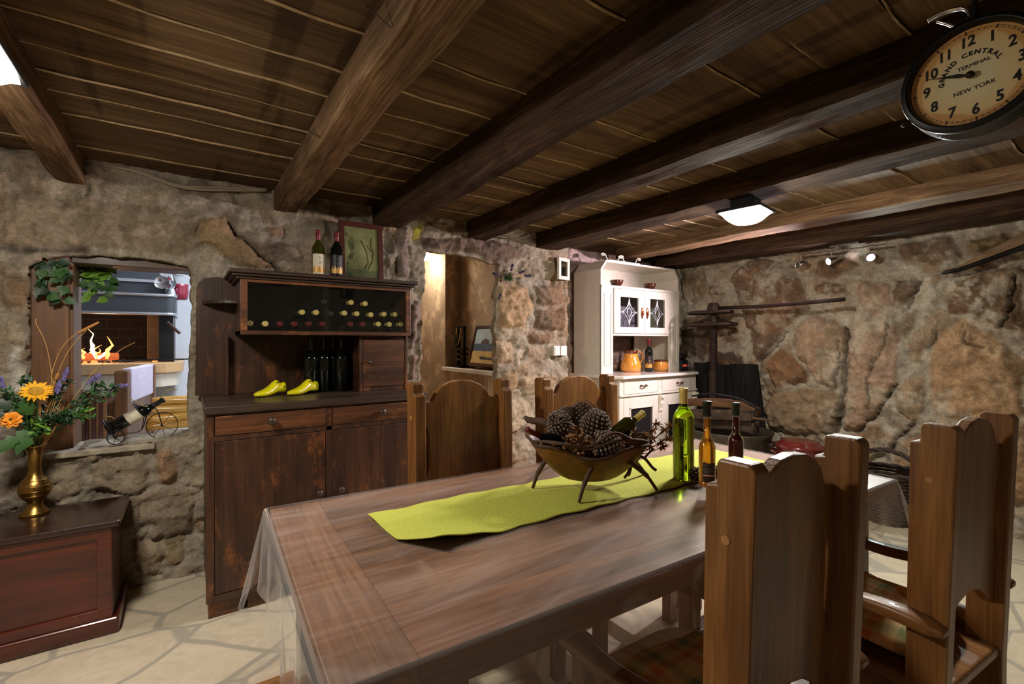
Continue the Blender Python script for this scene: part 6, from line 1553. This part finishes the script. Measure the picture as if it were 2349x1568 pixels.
# ================================================================ centrepiece
BC_ = Vector((1.115, 1.165, zt+.004)); RT = Vector((CS, -SN, 0)); FW = Vector((SN, CS, 0))
def bw(r, f, z): return BC_+RT*r+FW*f+Vector((0, 0, z))
bo = thing('bark_bowl', 'boat-shaped dried palm bowl on four twig legs in the middle of the runner', 'bowl', BC_)
def rimz(a): return .150+.018*math.cos(2*a)+.008*math.sin(5*a)
mb = MB()
def bowlf(s, t):
    a = 2*PI*s; ra, rb = .205, .125
    k = .26+.74*t**.7; q = 1+.04*math.sin(7*a)*t
    return tuple(bw(ra*k*math.cos(a)*q, rb*k*math.sin(a)*q, .030+(rimz(a)-.030)*t**1.25))
mb.grid(bowlf, 60, 12); mb.add([tuple(bw(.205*.26*math.cos(2*PI*k/30), .125*.26*math.sin(2*PI*k/30), .030)) for k in range(30)], [tuple(range(30))]); mb.build('shell', M['palm'], bo, world=True, solid=.005)
mb = MB(); mb.tube([Vector(bowlf(k/80, 1)) for k in range(80)], .0055, 7, closed=True)
for off in (.02, .045): mb.tube(catmull([bw(-.21+off, -.05, .165), bw(-.12, -.115-off*.3, .175), bw(-.02, -.125, .150+off*.3), bw(.06, -.12, .16+off), bw(.14, -.09, .185-off*.4), bw(.19, -.04, .16)], 6), .005, 7)
mb.build('rim_twig', M['twig'], bo, world=True)
for px, py, rim in ((1222, 1119, (-.14, -.02)), (1328, 1152, (.0, -.10)), (1507, 1124, (.115, -.075)), (1480, 1085, (.12, .09)), (1270, 1060, (-.12, .09))):
    f_ = at_z(px, py, TT+.012); f_.z = zt+.008
    top_ = bw(rim[0], rim[1], .105); m_ = f_.lerp(top_, .55)+Vector((0, 0, .012))
    mb = MB(); mb.tube(catmull([f_, f_.lerp(m_, .55)+Vector((0, 0, .006)), m_, top_], 5), [.0055]*6+[.008]*10, 8); mb.build('leg', M['twig'], bo, world=True)
mb = MB(); rr = random.Random(12)
for k in range(260):
    a = rr.uniform(0, 2*PI); r = rr.random()**.5; mb.ball(bw(.17*r*math.cos(a), .095*r*math.sin(a), .125+.03*rr.random()), rr.uniform(.006, .014), 5, 4, int(rr.random() < .4))
o = mb.build('dried_moss', [M['dried'], M['twig']]); tag(o, 'brown dried moss and seed husks filling the palm bowl', 'dried moss', None, 'stuff')
def pine_cone(label, px, py, dep, L, Rr, ax, group='pine cones of the centrepiece', small=False):
    c = ray(px, py); c = CAMP+Vector(c)*dep; t = thing('pine_cone', label, 'pine cone', c, 0, group); ax = Vector(ax).normalized(); Fm, _ = frame_to((0, 0, 0), ax)
    core = MB(); core.ball((0, 0, 0), 1, 14, 10, M=Fm @ Matrix.Diagonal((Rr*.72, Rr*.72, L*.47, 1)).to_4x4()); core.build('core', M['conedark'], t)
    mb = MB(); n_ = 60 if small else 120
    for k in range(n_):
        u = (k+.5)/n_; z = -L/2*.92+L*.92*u; r = Rr*math.sqrt(max(.04, 1-(abs(2*u-.86)/1.2)**2.2))*(1 if u < .75 else 1-.5*(u-.75)/.25); a = k*2.39996
        o_ = Vector((math.cos(a), math.sin(a), .30+.5*u)).normalized(); p = Vector((math.cos(a)*r*.55, math.sin(a)*r*.55, z)); s_v = Vector((-math.sin(a), math.cos(a), 0)); up_ = o_.cross(s_v); w = Rr*.30; ln_ = r*.55
        tip = p+o_*ln_; h = w*.42
        vs = [p-s_v*w*.5, p+s_v*w*.5, tip-s_v*w*.62+up_*h*0, tip+up_*h, tip+s_v*w*.62, tip-up_*h, tip+o_*w*.35]
        mb.add([Fm @ v for v in vs], [(0, 2, 3), (0, 3, 1), (1, 3, 4), (0, 5, 2), (0, 1, 5), (1, 4, 5), (2, 6, 3), (3, 6, 4), (4, 6, 5), (5, 6, 2)])
    mb.build('scales', M['cone'], t); return t
dB = 1.60
pine_cone('open pine cone at the left of the bowl next to the cut branch', 1282, 972, dB, .085, .040, (-.3, -.6, .5))
pine_cone('small pine cone behind the left cone of the bowl', 1302, 950, dB+.06, .06, .028, (.3, .2, .8))
pine_cone('pine cone at the back of the bowl under the straw ribbon', 1336, 950, dB+.07, .095, .038, (.2, .5, .9))
pine_cone('largest pine cone standing highest in the middle of the bowl', 1366, 972, dB-.02, .10, .043, (.5, -.5, .7))
pine_cone('pine cone lying at the front right of the bowl', 1392, 1018, dB-.07, .10, .040, (.75, -.5, -.2))
for px, py, lb in ((1597, 1088, 'small pine cone between the green and amber bottles'), (1646, 1084, 'small pine cone right behind the amber bottle')):
    p = at_z(px, py+22, TT); t = pine_cone(lb, px, py, 1.0, .05, .026, (.1, .1, 1), 'pine cones of the centrepiece', True); t.location = (p.x, p.y, TT+.034)
def tilted_bottle(label, base, tip, r, glass, cap):
    base, tip = Vector(base), Vector(tip); d = tip-base; t = bottle(label, base, d.length, r, glass, cap, None, None, 0, .24); t.rotation_euler = d.to_track_quat('Z', 'Y').to_euler(); return t
def bpt(px, py, dep): return CAMP+Vector(ray(px, py))*dep
tilted_bottle('dark wine bottle with red capsule lying in the left of the bowl', bpt(1345, 1052, 1.60), bpt(1209, 984, 1.53), .026, M['blackglass'], M['capred'])
tilted_bottle('green wine bottle with gold capsule leaning out of the right of the bowl', bpt(1385, 1020, 1.66), bpt(1476, 946, 1.70), .030, M['oliveglass'], M['capgold'])
mb = MB(); rr = random.Random(77)
dt = thing('dried_thistle', 'bunch of spiky dried thistles at the right end of the bowl', 'dried flower', bpt(1480, 1010, 1.62)); sb = MB()
for px, py, dd in ((1478, 1000, 0), (1500, 985, .02), (1505, 970, .03), (1525, 985, .02), (1532, 1005, 0), (1515, 1015, -.02), (1490, 1020, -.02), (1466, 1012, -.03), (1500, 1004, -.03), (1535, 978, .04), (1522, 1024, -.01), (1455, 995, .0)):
    c = bpt(px, py, 1.60+dd); sb.tube([bpt(1430, 1045, 1.6), c.lerp(bpt(1430, 1045, 1.6), .4)+Vector((0, 0, -.01)), c], .0016, 5)
    for k in range(24): d = rnd(rr, 1).normalized(); leaf(mb, c, d, rnd(rr, 1), rr.uniform(.016, .028), .0055, 0, .3, ((0, .7), (.4, 1), (1, 0)))
W_(sb, 'stems', M['twig'], dt); W_(mb, 'heads', M['dried'], dt)
mb = MB(); dh = thing('dried_thistle', 'brown clump of dried flower heads at the front of the bowl', 'dried flower', bpt(1325, 1012, 1.52)); c0 = dh.location
for px, py in ((1305, 1012), (1322, 1002), (1340, 1012), (1318, 1024), (1350, 1024), (1335, 1030), (1300, 1026), (1358, 1010)):
    c = bpt(px, py, 1.53)
    for k in range(34): d = rnd(rr, 1).normalized(); leaf(mb, c, d, rnd(rr, 1), rr.uniform(.012, .022), .006, 0, .3, ((0, .7), (.5, 1), (1, 0)))
W_(mb, 'heads', M['dried'], dh)
mb = MB(); mb.tube([bpt(1203, 955, 1.64), bpt(1210, 962, 1.64), bpt(1235, 966, 1.62), bpt(1260, 972, 1.60), bpt(1300, 990, 1.58)], [.006, .011, .013, .013, .012], 9); o = mb.build('cut_branch', M['twig']); tag(o, 'short cut branch sticking out of the bowl at the left', 'branch')
mb = MB()
for P, r in (([(1440, 1040), (1465, 1045), (1480, 1052), (1495, 1070), (1505, 1078)], .005), ([(1478, 1050), (1492, 1035), (1500, 1028)], .0035), ([(1470, 1046), (1450, 1065), (1440, 1085), (1432, 1096)], .0045), ([(1450, 1066), (1444, 1088), (1441, 1090)], .003)): mb.tube(catmull([bpt(x, y, 1.56) for x, y in P], 4), r, 7)
o = mb.build('twig', M['twig']); tag(o, 'forked bare twig hanging from the right end of the bowl', 'twig')
mb = MB()
for k in range(5): mb.tube(catmull([bpt(1322+k*3, 945-k, 1.66), bpt(1325+8*k, 918+3*k, 1.66), bpt(1345+7*k, 915+5*k, 1.65), bpt(1362+2*k, 935, 1.65), bpt(1372, 955, 1.65)], 6), .0022, 6, flat=.5)
o = mb.build('straw_ribbon', M['dried']); tag(o, 'curled straw ribbon on top of the pine cones in the bowl', 'ribbon')
mb = MB(); mb.tube(catmull([bpt(1300, 968, 1.57), bpt(1315, 976, 1.56), bpt(1330, 990, 1.55), bpt(1300, 985, 1.56)], 5), .008, 7, flat=.4)
o = mb.build('seed_pod', M['palmdark']); tag(o, 'dark curved seed pod between the left pine cones', 'seed pod')
# ================================================================ lights, camera, view
def area(name, loc, rot, size, energy, col, sy=None):
    L = bpy.data.lights.new(name, 'AREA'); L.energy = energy; L.color = col; L.size = size
    if sy: L.shape = 'RECTANGLE'; L.size_y = sy
    o = bpy.data.objects.new(name, L); C.objects.link(o); o.location = loc; o.rotation_euler = rot; return o
area('fireplace_room_daylight', (.5, 4.5, 2.5), (0, R(20), 0), .8, 20, (.82, .9, 1), .8)
w = bpy.data.worlds.new('world'); w.use_nodes = True
w.node_tree.nodes['Background'].inputs[0].default_value = (.9, .8, .65, 1); w.node_tree.nodes['Background'].inputs[1].default_value = .05
bpy.context.scene.world = w
cd = bpy.data.cameras.new('camera'); cam = bpy.data.objects.new('camera', cd); C.objects.link(cam)
cam.location = (0, 0, EYE); cam.rotation_euler = (PI/2, 0, -YAW)
cd.sensor_width = 36; cd.lens = 36*FPX/2349; cd.shift_y = -2/2349; cd.clip_start = .02; cd.clip_end = 60
sc = bpy.context.scene; sc.camera = cam
sc.view_settings.view_transform = 'Standard'; sc.view_settings.look = 'None'; sc.view_settings.gamma = 1; sc.view_settings.use_curve_mapping = False
sc.view_settings.exposure = 1.12
try:
    sc.cycles.use_denoising = True; sc.cycles.max_bounces = 7; sc.cycles.diffuse_bounces = 4; sc.cycles.transparent_max_bounces = 12; sc.cycles.use_adaptive_sampling = True; sc.cycles.adaptive_threshold = .05; sc.cycles.caustics_reflective = False; sc.cycles.caustics_refractive = False
    sc.cycles.sample_clamp_indirect = 6
except Exception: pass
